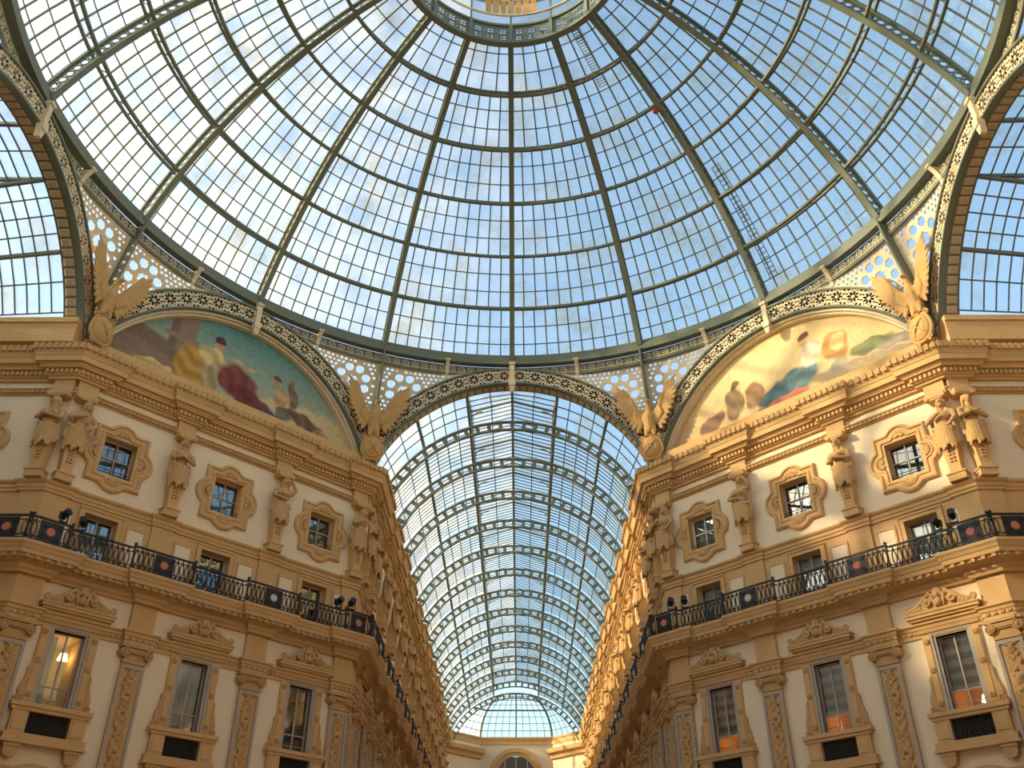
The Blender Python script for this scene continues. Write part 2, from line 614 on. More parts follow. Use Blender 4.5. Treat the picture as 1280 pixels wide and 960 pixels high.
for sgn, sd, ph in ((-1, 'left', 'over the wall of the teal-sky mural'), (1, 'right', 'over the wall of the golden-sky mural')):
    r = link('trim_%d' % (1 if sgn < 0 else 2), None)
    tag(r, 'ochre stone cornices and string courses ' + ph, 'cornice', kind='structure')
    p_c, p_s, p_b, p_e = chain(sgn, .84, .2), chain(sgn, .96, .1), chain(sgn, .92, .22), chain(sgn, 1.06, .2)
    link('crowning_cornice', sweep(p_c, PROF_CORN, 'crowning_cornice', 'stone'), r)
    link('frieze_band', sweep(chain(sgn, .9, .03), PROF_FRZ, 'frieze_band', 'stone_carved'), r)
    link('string_course', sweep(p_s, PROF_STR, 'string_course', 'stone'), r)
    link('balcony_slab', sweep(p_b, PROF_BALC, 'balcony_slab', 'stone'), r)
    link('entablature', sweep(p_e, PROF_ENT, 'entablature', 'stone'), r)
    # small repeated ornaments on the mouldings, too fine to pick apart
    md, ma, mq = MB(), MB(), MB()

    def along(path, step, f):
        for i in range(len(path) - 1):
            a, b = path[i], path[i + 1]
            L = (b - a).length
            t = (b - a) / L
            n = Vector((t.y, -t.x))
            if L < .3:
                continue
            k = max(1, int(L / step))
            for j in range(k):
                c = a + t * (L * (j + .5) / k)
                if c.y > 60:
                    continue
                f(c, t, n)

    def off(path, d):
        nn = [Vector(((b - a).normalized().y, -(b - a).normalized().x)) for a, b in zip(path[:-1], path[1:])]
        o = []
        for i_ in range(len(path)):
            a, b = nn[max(0, i_ - 1)], nn[min(len(nn) - 1, i_)]
            o.append(path[i_] + (a + b) / (1 + a.dot(b)) * d)
        return o

    def obox(mb_, c, t, n, w_, d0, d1, z0, z1):
        q = []
        for z in (z0, z1):
            for s_, d in ((-w_ / 2, d0), (w_ / 2, d0), (w_ / 2, d1), (-w_ / 2, d1)):
                p_ = c + t * s_ + n * d
                q.append((p_.x, p_.y, z))
        mb_.hexa(q[:4], q[4:])
    along(off(p_c, .26), .19, lambda c, t, n: obox(md, c, t, n, .11, -.01, .12, 23.2, 23.36))
    along(off(p_c, .83), .27, lambda c, t, n: obox(ma, c, t, n, .17, -.14, .05, 24.08, 24.36))
    along(chain(sgn, .9, .03), .2, lambda c, t, n: obox(mq, c, t, n, .11, .08, .19, 22.46, 22.57))
    along(off(p_b, .6), .32, lambda c, t, n: obox(mq, c, t, n, .15, -.2, .12, 14.98, 15.1))
    along(p_e, .22, lambda c, t, n: obox(mq, c, t, n, .13, .06, .15, 13.16, 13.25))
    for nm, m_, mt in (('dentil_course', md, 'stone'), ('leaf_crest', ma, 'stone_carved'), ('small_blocks', mq, 'stone_carved')):
        o = link(nm, m_.mesh(nm, mt), r)
        o['kind'] = 'stuff'


# ------------------------------------------------------------------ prototypes of the facade
def octa_outline(s_, n=72):
    """square with a round lobe on each side, shrunk by s_"""
    a, b, r, cx, cz = 1.17 - s_, 1.27 - s_, .66 - s_, .86, .9
    angs = sorted(set([2 * PI * k / n for k in range(n)] + [math.atan2(j * b, i * a) % (2 * PI) for i in (-1, 1) for j in (-1, 1)]))
    o = []
    for an in angs:
        c, s2 = math.cos(an), math.sin(an)
        R = min(a / max(abs(c), 1e-9), b / max(abs(s2), 1e-9))
        for ox, oz in ((cx, 0), (-cx, 0), (0, cz), (0, -cz)):
            bq = c * ox + s2 * oz
            disc_ = bq * bq - (ox * ox + oz * oz - r * r)
            if disc_ > 0 and r > 0:
                R = max(R, bq + math.sqrt(disc_))
        o.append((R * c, R * s2))
    return o, angs


def loops_mesh(loops, name, mats):
    """loops: lists of 3D points of equal length joined by quads"""
    n = len(loops[0])
    mb = MB()
    vs = [p for l_ in loops for p in l_]
    fs = []
    for i in range(len(loops) - 1):
        for k in range(n):
            j = (k + 1) % n
            fs.append((i * n + k, i * n + j, (i + 1) * n + j, (i + 1) * n + k))
    mb.add(vs, fs)
    return mb.mesh(name, mats)


ZC = (OCT[1] + OCT[2]) / 2


def proto_octa(kind):
    o0, angs = octa_outline(0)
    L = []
    for s_, d in ((0, 0), (0, .1), (.05, .16), (.12, .17), (.16, .1), (.26, .09), (.29, .14), (.35, .14), (.38, .08)):
        L.append([(x, -d, ZC + z) for x, z in octa_outline_fixed(s_, angs)])
    rect = []
    for an in angs:
        c, s2 = math.cos(an), math.sin(an)
        R = min(.70 / max(abs(c), 1e-9), .83 / max(abs(s2), 1e-9))
        rect.append((R * c, R * s2))
    L.append([(x, -.08, ZC + z) for x, z in rect])
    L.append([(x, .1, ZC + z) for x, z in rect])
    parts = [('surround', loops_mesh(L, 'octafoil_surround', 'stone'), [])]
    # shell fan in each lobe
    for i, (ox, oz, a0) in enumerate(((.86, 0, -PI / 2), (-.86, 0, PI / 2), (0, .98, 0), (0, -.98, PI))):
        mb = MB()
        for k in range(7):
            a = a0 + PI * (k + .5) / 7
            c, s_ = math.cos(a), math.sin(a)
            mb.bar((ox + .06 * c, -.1, ZC + oz + .06 * s_), (ox + .26 * c, -.12, ZC + oz + .26 * s_), .07, .07, up=(0, 1, 0))
        parts.append(('shell', mb.mesh('lobe_shell', 'stone_carved'), []))
    fr = MB()
    for a, b, c, d in ((-.70, .70, 19.5, 19.56), (-.70, .70, 21.09, 21.15), (-.70, -.64, 19.56, 21.09), (.64, .70, 19.56, 21.09), (-.025, .025, 19.56, 21.09), (-.64, .64, 20.33, 20.38)):
        fr.box(a, b, -.38, -.3, c, d)
    subs = []
    for i in range(2):
        for j in range(2):
            pm = MB()
            x0 = -.64 + .665 * i
            z0 = 19.56 + (.82 if j else 0)
            pm.box(x0, x0 + .615, -.352, -.344, z0, z0 + (.71 if j else .77))
            subs.append(('pane', pm.mesh('pane', 'window_glass')))
    parts.append(('sash', fr.mesh('sash', 'white_paint' if kind else 'grey_stone'), subs))
    g = MB()
    for z in (19.66, 19.78):
        g.tube([(-.7, .12, z), (.7, .12, z)], .018, 5)
    parts.append(('guard_rail', g.mesh('guard_rail', 'iron_dark'), []))
    parts.append(('room_niche', niche(OCT, 1.6, 'room_dark'), []))
    if kind:
        cu = MB()
        n = 40
        for k in range(n):
            x0, x1 = -.66 + 1.32 * k / n, -.66 + 1.32 * (k + 1) / n
            y0, y1 = .5 + .05 * math.sin(k * 1.3), .5 + .05 * math.sin((k + 1) * 1.3)
            cu.add([(x0, y0, 19.5), (x1, y1, 19.5), (x1, y1, 21.15), (x0, y0, 21.15)], [(0, 1, 2, 3)])
        parts.append(('curtain', cu.mesh('curtain', 'curtain'), []))
    return parts


def octa_outline_fixed(s_, angs):
    a, b, r, cx, cz = 1.17 - s_, 1.27 - s_, .66 - s_, .86, .9
    o = []
    for an in angs:
        c, s2 = math.cos(an), math.sin(an)
        R = min(a / max(abs(c), 1e-9), b / max(abs(s2), 1e-9))
        for ox, oz in ((cx, 0), (-cx, 0), (0, cz), (0, -cz)):
            bq = c * ox + s2 * oz
            disc_ = bq * bq - (ox * ox + oz * oz - r * r)
            if disc_ > 0 and r > 0:
                R = max(R, bq + math.sqrt(disc_))
        o.append((R * c, R * s2))
    return o


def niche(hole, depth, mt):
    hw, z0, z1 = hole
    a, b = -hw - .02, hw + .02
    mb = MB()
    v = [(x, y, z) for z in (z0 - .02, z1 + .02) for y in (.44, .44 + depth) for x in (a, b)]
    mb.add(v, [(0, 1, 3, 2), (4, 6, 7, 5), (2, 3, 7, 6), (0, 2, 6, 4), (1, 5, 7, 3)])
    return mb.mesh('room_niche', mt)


def proto_attic(kind):
    hw, z0, z1 = ATT
    fr = MB()
    for s_ in (-1, 1):
        fr.box(s_ * .68, s_ * .86, -.02, .07, z0, z1 + .16)
        fr.box(s_ * .86, s_ * .9, -.02, .1, z0, z1 + .2)
    fr.box(-.68, .68, -.02, .07, z1, z1 + .16)
    fr.box(-.9, .9, -.02, .11, z1 + .16, z1 + .24)
    parts = [('frame', fr.mesh('frame', 'stone'), [])]
    sa = MB()
    for a, b, c, d in ((-.68, -.6, z0, z1), (.6, .68, z0, z1), (-.6, .6, z1 - .08, z1), (-.03, .03, z0, z1 - .08)):
        sa.box(a, b, -.4, -.32, c, d)
    subs = []
    for x0 in (-.6, .03):
        pm = MB()
        pm.box(x0, x0 + .57, -.37, -.36, z0, z1 - .08)
        subs.append(('pane', pm.mesh('pane', 'window_glass')))
    parts.append(('sash', sa.mesh('sash', 'grey_stone'), subs))
    parts.append(('room_niche', niche(ATT, 1.6, 'room_dark'), []))
    for s_ in (-1, 1):
        f = MB()
        a, b = sorted((s_ * 1.06, s_ * 1.92))
        for q in ((a, a + .09, 15.9, 17.62), (b - .09, b, 15.9, 17.62), (a + .09, b - .09, 17.53, 17.62), (a + .09, b - .09, 15.9, 15.99)):
            f.box(q[0], q[1], -.02, .05, q[2], q[3])
        pn = MB()
        pn.box(a + .09, b - .09, -.02, .02, 15.99, 17.53)
        parts.append(('side_panel', f.mesh('panel_frame', 'stone'), [('panel_field', pn.mesh('panel_field', 'stucco'))]))
    if kind:
        c = MB()
        c.box(-.6, .6, -.5, -.48, 16.2, 17.6)
        parts.append(('roller_blind', c.mesh('roller_blind', 'curtain'), []))
    return parts


def rosette_mesh():
    mb = MB()
    mb.disc(0, 0, .04, 0, .12, 14)
    for k in range(6):
        a = 2 * PI * k / 6
        mb.disc(.065 * math.cos(a), .035, .065, .065 * math.sin(a), .036, 7, dome=.01)
    mb.disc(0, .035, .08, 0, .035, 8)
    return mb.mesh('rosette', 'stone_carved')


ROS = rosette_mesh()


def crest_mesh():
    pr = []
    D = .34
    for s_ in (-1, 1):
        pts = [(s_ * (.3 + .9 * f), -D, 13.98 + .52 * (1 - f) ** 1.7) for f in [k / 12 for k in range(13)]]
        for k in range(12):
            pr.append(('c', pts[k], pts[k + 1], .08 - .002 * k, .08 - .002 * (k + 1)))
        sp = spiral(s_ * .45, 14.16, .2, 1.5, PI / 2, -s_, D + .03, 22, .04)
        for k in range(21):
            pr.append(('c', sp[k], sp[k + 1], .04, .04))
        pr.append(('e', (s_ * .45, -D - .03, 14.16), (.06, .09, .06)))
        sp = spiral(s_ * 1.24, 14.02, .13, 1.2, -PI / 2, s_, D, 12, .03)
        for k in range(11):
            pr.append(('c', sp[k], sp[k + 1], .045, .045))
        for k in range(3):
            f = (k + .5) / 3
            pr.append(('f', (s_ * (.62 + .42 * f), -D, 13.86), (s_ * (.74 + .44 * f), -D, 14.16 - .16 * f), .07, .06, (0, 1, 0)))
        pr.append(('f', (s_ * .14, -D, 13.9), (s_ * .26, -D - .02, 14.5), .07, .07, (0, 1, 0)))
    pr.append(('e', (0, -D - .03, 14.1), (.15, .13, .17)))
    for k in range(7):
        a = PI * (k + .5) / 7
        pr.append(('f', (.03 * math.cos(a), -D, 14.3), (.24 * math.cos(a), -D, 14.34 + .36 * math.sin(a)), .055, .07, (0, 1, 0)))
    pr.append(('e', (0, -D - .05, 14.36), (.09, .09, .09)))
    pr.append(('b', (0, -.2, 13.86), (1.3, .16, .04)))
    pr.append(('b', (0, -.2, 14.05), (.5, .08, .2)))
    return blob('crest', pr, .021, 'stone_carved', 1)


CREST = crest_mesh()


def volute_side(s_):
    """wavy side scroll beside the window jamb"""
    pts = [(1.06, 10.25), (1.34, 10.25), (1.36, 10.42), (1.27, 10.52), (1.3, 10.66), (1.25, 10.86), (1.18, 11.06), (1.15, 11.3), (1.17, 11.42), (1.12, 11.52), (1.06, 11.6)]
    pts = [(s_ * a, b) for a, b in pts]
    mb = MB()
    mb.prism(pts if s_ > 0 else pts[::-1], -.02, .12)
    mb.tube(spiral(s_ * 1.2, 10.4, .12, 1.4, 0, s_, .13, 14), .025, 5)
    return mb.mesh('side_scroll', 'stone_carved')


def jambp(s_):
    mb = MB()
    a, b = sorted((s_ * .76, s_ * 1.06))
    mb.box(a, b, -.02, .1, 10.25, 13.0)
    mb.box(a + .04, b - .04, .1, .13, 10.35, 12.9)
    return mb.mesh('jamb_strip', 'stone')


def proto_low(kind):
    """kind: 'blind' (striped blinds, lit lamps), 'dark', 'lamp' (one lit room)"""
    parts = []
    f = MB()
    for s_ in (-1, 1):
        a, b = sorted((s_ * .58, s_ * .68))
        f.box(a, b, -.3, .03, 10.25, 13.05)
        a, b = sorted((s_ * .68, s_ * .76))
        f.box(a, b, -.02, .09, 10.25, 13.13)
    f.box(-.58, .58, -.3, .03, 12.95, 13.05)
    f.box(-.68, .68, -.02, .09, 13.05, 13.13)
    parts.append(('architrave', f.mesh('architrave', 'grey_stone'), []))
    for s_ in (-1, 1):
        parts.append(('jamb_strip', jambp(s_), [('rosette', ROS, (s_ * .91, -.12, z)) for z in (10.55, 11.75, 12.8)]))
        parts.append(('side_scroll', volute_side(s_), []))
    li = MB()
    li.box(-1.14, 1.14, -.02, .14, 13.13, 13.26)
    li.box(-1.1, 1.1, -.02, .11, 13.26, 13.48)
    for k in range(15):
        x = -.98 + 1.96 * k / 14
        li.disc(x, .1, .15, 13.37, .05, 8)
    parts.append(('lintel', li.mesh('lintel', 'stone_carved'), []))
    pc = MB()
    pc.box(-1.2, 1.2, -.02, .2, 13.48, 13.57)
    pc.box(-1.3, 1.3, -.02, .3, 13.57, 13.66)
    pc.box(-1.38, 1.38, -.02, .38, 13.66, 13.78)
    pc.box(-1.42, 1.42, -.02, .42, 13.78, 13.83)
    parts.append(('hood_cornice', pc.mesh('hood_cornice', 'stone'), [('scroll_crest', CREST)]))
    si = MB()
    si.box(-1.44, 1.44, -.02, .34, 10.1, 10.25)
    si.box(-1.38, 1.38, -.02, .28, 9.98, 10.1)
    parts.append(('sill', si.mesh('sill', 'stone'), []))
    for s_ in (-1, 1):
        a, b = sorted((s_ * .74, s_ * 1.3))
        p = MB()
        p.box(a, b, -.02, .24, 9.24, 9.98)
        p.box(a + .08, b - .08, .24, .27, 9.34, 9.88)
        parts.append(('sill_pedestal', p.mesh('sill_pedestal', 'stone'), []))
        c = MB()
        x = s_ * 1.04
        c.prism([(x - .24, 8.9), (x - .24, 8.62), (x - .16, 8.46), (x, 8.4), (x + .16, 8.46), (x + .24, 8.62), (x + .24, 8.9)], -.02, .3)
        c.box(x - .28, x + .28, -.02, .33, 8.78, 8.86)
        parts.append(('console', c.mesh('console', 'stone_carved'), []))
    ap = MB()
    ap.box(-.74, .74, .0, .06, 9.24, 9.98)
    gr = MB()
    for k in range(13):
        x = -.66 + 1.32 * k / 12
        gr.bar((x, -.1, 9.28), (x, -.1, 9.94), .025, .025, up=(0, 1, 0))
    for k in range(6):
        x = -.55 + 1.1 * k / 5
        gr.tube(circ3(x, 9.76, .09, .1), .014, 4, closed=True)
        gr.tube(circ3(x, 9.45, .09, .1), .014, 4, closed=True)
    parts.append(('apron_panel', ap.mesh('apron_panel', 'room_dark'), [('apron_grille', gr.mesh('apron_grille', 'iron_dark'))]))
    le = MB()
    le.box(-1.42, 1.42, -.02, .3, 8.98, 9.24)
    le.box(-1.48, 1.48, -.02, .36, 8.9, 8.98)
    parts.append(('base_ledge', le.mesh('base_ledge', 'stone'), []))
    sa = MB()
    zt = 10.95
    for a, b, c, d in ((-.58, -.53, 10.25, 12.95), (.53, .58, 10.25, 12.95), (-.53, .53, 12.9, 12.95), (-.53, .53, 10.25, 10.3), (-.03, .03, 10.3, 12.9), (-.53, .53, zt, zt + .05), (-.53, .53, 10.52, 10.545)):
        sa.box(a, b, -.26, -.2, c, d)
    subs = []
    for x0 in (-.53, .03):
        for c, d in ((10.3, zt), (zt + .05, 12.9)):
            pm = MB()
            pm.box(x0, x0 + .5, -.234, -.226, c, d)
            subs.append(('pane', pm.mesh('pane', 'window_glass')))
    parts.append(('sash', sa.mesh('sash', 'grey_stone'), subs))
    parts.append(('room_niche', niche(LOW, 1.8, {'blind': 'warm_wall', 'dark': 'room_dark', 'lamp': 'pale_room'}[kind]), []))
    if kind == 'blind':
        for x0 in (-.56, .01):
            b_ = MB()
            n = 9
            for k in range(n):
                z0 = zt + (12.95 - zt) * k / n
                z1 = zt + (12.95 - zt) * (k + 1) / n
                b_.box(x0, x0 + .55, -.32 if k % 2 else -.33, -.31, z0, z1, k % 2)
            parts.append(('striped_blind', b_.mesh('striped_blind', ['blind', 'blind_band']), []))
    else:
        cu = MB()
        for c0, c1 in ((-.58, -.2), (.25, .58)) if kind == 'dark' else ((-.58, -.15),):
            n = 16
            for k in range(n):
                x0, x1 = c0 + (c1 - c0) * k / n, c0 + (c1 - c0) * (k + 1) / n
                y0, y1 = .62 + .05 * math.sin(k * 1.3), .62 + .05 * math.sin((k + 1) * 1.3)
                cu.add([(x0, y0, 10.25), (x1, y1, 10.25), (x1, y1, 12.9), (x0, y0, 12.9)], [(0, 1, 2, 3)])
        parts.append(('curtain', cu.mesh('curtain', 'curtain_dark'), []))
    if kind != 'dark':
        lm = MB()
        zl = 10.75 if kind == 'blind' else 12.35
        lm.tube([(.3, 1.0, zl - .12), (.3, 1.0, zl + .12)], [.2, .12], 12)
        st = MB()
        st.tube([(.3, 1.0, zl - .5), (.3, 1.0, zl - .1)], .03, 6)
        parts.append(('room_lamp', lm.mesh('lamp_shade', 'lamp_glow'), [('lamp_stem', st.mesh('lamp_stem', 'iron_dark'))]))
    return parts


def circ3(u, z, r, d, n=10, rz=None):
    rz = rz or r
    return [(u + r * math.cos(2 * PI * k / n), -d, z + rz * math.sin(2 * PI * k / n)) for k in range(n)]


def place_win(parts, M, label, cat, n, group):
    r = link('window_%d' % n, None, None, M)
    r.empty_display_size = .3
    tag(r, label, cat, group, 'structure')
    for p in parts:
        o = link(p[0], p[1], r)
        for q in p[2]:
            link(q[0], q[1], o, Matrix.Translation(q[2]) if len(q) > 2 else None)
    return r


# ---- pilaster
def relief_mesh():
    rnd = random.Random(3)
    pr = []
    z = 8.1
    k = 0
    while z < 12.0:
        if k % 3 == 2:          # vase / mask
            pr.append(('e', (0, -.2, z), (.15, .1, .17)))
            pr.append(('e', (0, -.24, z + .06), (.09, .09, .1)))
            pr.append(('c', (-.2, -.2, z + .2), (.2, -.2, z + .2), .035, .035))
        else:
            for s_ in (-1, 1):
                sp = spiral(s_ * .15, z, .13, 1.3, PI if s_ > 0 else 0, -s_ if k % 2 else s_, .2, 14, .02)
                for i in range(13):
                    pr.append(('c', sp[i], sp[i + 1], .034, .034))
                pr.append(('f', (s_ * .05, -.2, z + .1), (s_ * .24, -.2, z + .28), .055, .05, (0, 1, 0)))
                pr.append(('f', (s_ * .05, -.2, z - .08), (s_ * .2, -.2, z - .22), .05, .05, (0, 1, 0)))
            pr.append(('e', (0, -.22, z + .05), (.06, .07, .09)))
        z += .33 + .03 * rnd.random()
        k += 1
    pr.append(('c', (0, -.19, 8.0), (0, -.19, 12.05), .03, .03))
    return blob('foliage_relief', pr, .027, 'stone_carved', 1)


RELIEF = relief_mesh()


def proto_pil(w_=.46):
    parts = []
    sh = MB()
    sh.box(-w_, w_, -.02, .15, 7.8, 12.3)
    bd = MB()
    for a, b, c, d in ((-w_ - .01, -w_ + .1, 7.8, 12.24), (w_ - .1, w_ + .01, 7.8, 12.24), (-w_ + .1, w_ - .1, 12.12, 12.24)):
        bd.box(a, b, .14, .21, c, d)
    parts.append(('shaft', sh.mesh('shaft', 'stone'), [('grey_border', bd.mesh('grey_border', 'grey_stone')), ('foliage_relief', RELIEF)]))
    ca = MB()
    ca.box(-.47, .47, -.02, .2, 12.3, 12.42)
    ca.box(-.43, .43, -.02, .18, 12.42, 12.7)
    ca.box(-.56, .56, -.02, .3, 12.7, 12.76)
    for k in range(9):
        ca.disc(-.36 + .72 * k / 8, .18, .26, 12.68, .05, 8)
    ca.prism([(-.6, 12.78), (.6, 12.78), (.56, 12.86), (-.56, 12.86)], -.02, .26)
    ca.box(-.66, .66, -.02, .32, 12.88, 13.0)
    vs = []
    for s_ in (-1, 1):
        v = MB()
        v.tube(spiral(s_ * .5, 12.68, .19, 2.2, PI / 2, s_, .3, 34, .02), .034, 6)
        v.disc(s_ * .5, -.02, .27, 12.68, .19, 18)
        v.disc(s_ * .5, .27, .36, 12.68, .05, 8)
        vs.append(('volute', v.mesh('volute', 'stone_carved', False)))
    parts.append(('ionic_capital', ca.mesh('ionic_capital', 'stone_carved'), vs))
    return parts


# ---- herm statues
def figure(variant):
    pr = []
    y0 = -.34
    e = lambda x, y, z, a, b, c: pr.append(('e', (x, y0 + y, z), (a, b, c)))
    c = lambda p, q, a, b: pr.append(('c', (p[0], y0 + p[1], p[2]), (q[0], y0 + q[1], q[2]), a, b))
    lean = {'crossed': .0, 'raised': .05, 'embrace': .08}[variant]
    male = variant == 'embrace'
    # torso
    e(0, 0, 20.62, .27, .22, .3)
    e(0, .0, 20.92, .22, .17, .24)
    e(lean * .5, -.02, 21.25, .28, .2, .28)
    c((-.27 + lean, 0, 21.42), (.27 + lean, 0, 21.42), .13, .13)
    if not male:
        e(-.12 + lean, -.19, 21.22, .1, .1, .1)
        e(.12 + lean, -.19, 21.22, .1, .1, .1)
    # neck and head with hair, nose, chin
    hx = lean * 1.5
    c((lean, -.02, 21.5), (hx, -.04, 21.75), .085, .08)
    e(hx, -.06, 21.9, .125, .15, .18)
    c((hx, -.2, 21.93), (hx, -.23, 21.87), .02, .03)
    e(hx, -.15, 21.78, .06, .06, .05)
    e(hx, .02, 21.99, .16, .16, .14)
    for s_ in (-1, 1):
        e(hx + s_ * .13, .0, 21.86, .06, .1, .13)
        c((hx + s_ * .14, .02, 21.8), (hx + s_ * .16, .0, 21.55), .05, .035)
    if male:
        e(hx, -.14, 21.74, .09, .08, .1)
    # arms
    def arm(s_, el, ha):
        sh = (s_ * .34 + lean, 0, 21.4)
        c(sh, el, .105, .085)
        c(el, ha, .085, .06)
        e(ha[0], ha[1], ha[2], .08, .06, .07)
        for k in range(4):
            c(ha, (ha[0] - s_ * .12, ha[1] - .03, ha[2] + .05 - .035 * k), .022, .018)
    if variant == 'crossed':
        arm(-1, (-.42, -.16, 21.02), (.1, -.32, 21.2))
        arm(1, (.42, -.16, 20.98), (-.1, -.36, 21.1))
    elif variant == 'raised':
        arm(-1, (-.44, -.14, 21.05), (.02, -.3, 20.9))
        arm(1, (.5, -.1, 21.62), (.26, -.14, 21.98))
    else:
        arm(-1, (-.44, -.2, 21.08), (.02, -.38, 21.26))
        arm(1, (.48, -.14, 21.05), (.3, -.32, 20.72))
    # drapery: sash and pleats to the hem
    c((-.3, -.08, 20.8), (.3, -.1, 20.62), .1, .1)
    n = 11
    for k in range(n):
        a = -PI * .02 - PI * .96 * k / (n - 1)
        x, y = .3 * math.cos(a), .24 * math.sin(a)
        hem = 19.82 + .12 * math.sin(k * 1.9) + (.1 if k in (0, n - 1) else 0)
        c((x * .9, y * .9, 20.72), (x * 1.12, y * 1.1, hem), .07, .055)
    e(0, .02, 20.25, .27, .2, .42)
    # mantle fold hanging down one side
    c((-.34, .02, 21.2), (-.38, .02, 20.3), .07, .05)
    c((.34, .04, 20.9), (.4, .02, 20.05), .06, .05)
    me = blob('figure_' + variant, pr, .026, 'stone_carved', 1)
    for v in me.vertices:      # stout carved proportions
        v.co.x *= 1.2
        v.co.y = (v.co.y - y0) * 1.15 + y0 - .06
    return me


FIG = {v: figure(v) for v in ('crossed', 'raised', 'embrace')}


def proto_herm(variant):
    he = MB()
    z = [18.78, 19.0, 19.9, 20.2]
    hw = [.24, .22, .3, .27]
    dp = [.46, .44, .5, .48]
    for i in range(3):
        a = [(-hw[i], .02, z[i]), (hw[i], .02, z[i]), (hw[i], -dp[i], z[i]), (-hw[i], -dp[i], z[i])]
        b = [(-hw[i + 1], .02, z[i + 1]), (hw[i + 1], .02, z[i + 1]), (hw[i + 1], -dp[i + 1], z[i + 1]), (-hw[i + 1], -dp[i + 1], z[i + 1])]
        he.hexa(a, b)
    lv = MB()
    for k, zz in enumerate((19.72, 19.56, 19.4, 19.26)):
        for s_ in (-1, 1):
            lv.disc(s_ * .07, .44, .53, zz, .075 - .01 * k, 8)
    bs = MB()
    bs.box(-.34, .34, -.02, .5, 18.44, 18.78)
    bs.box(-.38, .38, -.02, .54, 18.72, 18.78)
    cu = MB()
    cu.box(-.34, .34, -.02, .48, 22.12, 22.2)
    cu.box(-.4, .4, -.02, .5, 22.2, 22.4)
    for s_ in (-1, 1):
        cu.disc(s_ * .34, .3, .54, 22.22, .1, 12)
    cu.box(-.42, .42, -.02, .24, 22.4, 23.06)
    return [('figure', FIG[variant], []), ('herm_pillar', he.mesh('herm_pillar', 'stone'), [('leaf_drop', lv.mesh('leaf_drop', 'stone_carved'))]),
            ('base_block', bs.mesh('base_block', 'stone'), []), ('head_block', cu.mesh('head_block', 'stone'), [])]


HERM = {v: proto_herm(v) for v in FIG}
PIL = proto_pil()
WIN = {('o', 0): proto_octa(0), ('o', 1): proto_octa(1), ('a', 0): proto_attic(0), ('a', 1): proto_attic(1),
       ('l', 'blind'): proto_low('blind'), ('l', 'dark'): proto_low('dark'), ('l', 'lamp'): proto_low('lamp')}

# pier strips of the wall (children of the wall)
ps1 = MB()
ps1.box(-.48, .48, -.02, .1, 15.6, 18.0)
PS1 = ps1.mesh('pier_strip', 'stone')
ps2 = MB()
ps2.box(-.5, .5, -.02, .17, 13.54, 14.66)
PS2 = ps2.mesh('pier_block', 'stone')
ARCHV = MB()
for r0, r1, d in ((1.5, 1.75, .1), (1.28, 1.5, .16), (1.1, 1.28, .08)):
    n = 20
    for k in range(n):
        a, b = PI * k / n, PI * (k + 1) / n
        q = [(r * math.cos(t), z) for r, t, z in ((r0, a, 6.6 + r0 * math.sin(a)), (r1, a, 6.6 + r1 * math.sin(a)), (r1, b, 6.6 + r1 * math.sin(b)), (r0, b, 6.6 + r0 * math.sin(b)))]
        ARCHV.prism(q, -.02, d)
ARCHV = ARCHV.mesh('shop_archivolt', 'stone')

ORD = ['first', 'second', 'third', 'fourth', 'fifth', 'sixth', 'seventh', 'eighth', 'ninth', 'tenth', 'eleventh', 'twelfth', 'thirteenth', 'fourteenth']
WPH = {'left': 'below the teal-sky mural', 'right': 'below the golden-sky mural', 'gallery_left': 'along the shaded gallery wall', 'gallery_right': 'along the sunlit gallery wall',
       'side_left': 'in the side arm past the teal-sky mural', 'side_right': 'in the side arm past the golden-sky mural'}


def where(key, u, i):
    """which bay, told by things one can find"""
    if key in ('left', 'right'):
        g = u if key == 'left' else -u        # + toward the long gallery
        if abs(g) < 1:
            return 'in the middle bay ' + WPH[key]
        return ('in the bay beside the long gallery ' if g > 0 else 'in the bay beside the side arm ') + WPH[key]
    return ORD[i] + ' from the dome ' + WPH[key]


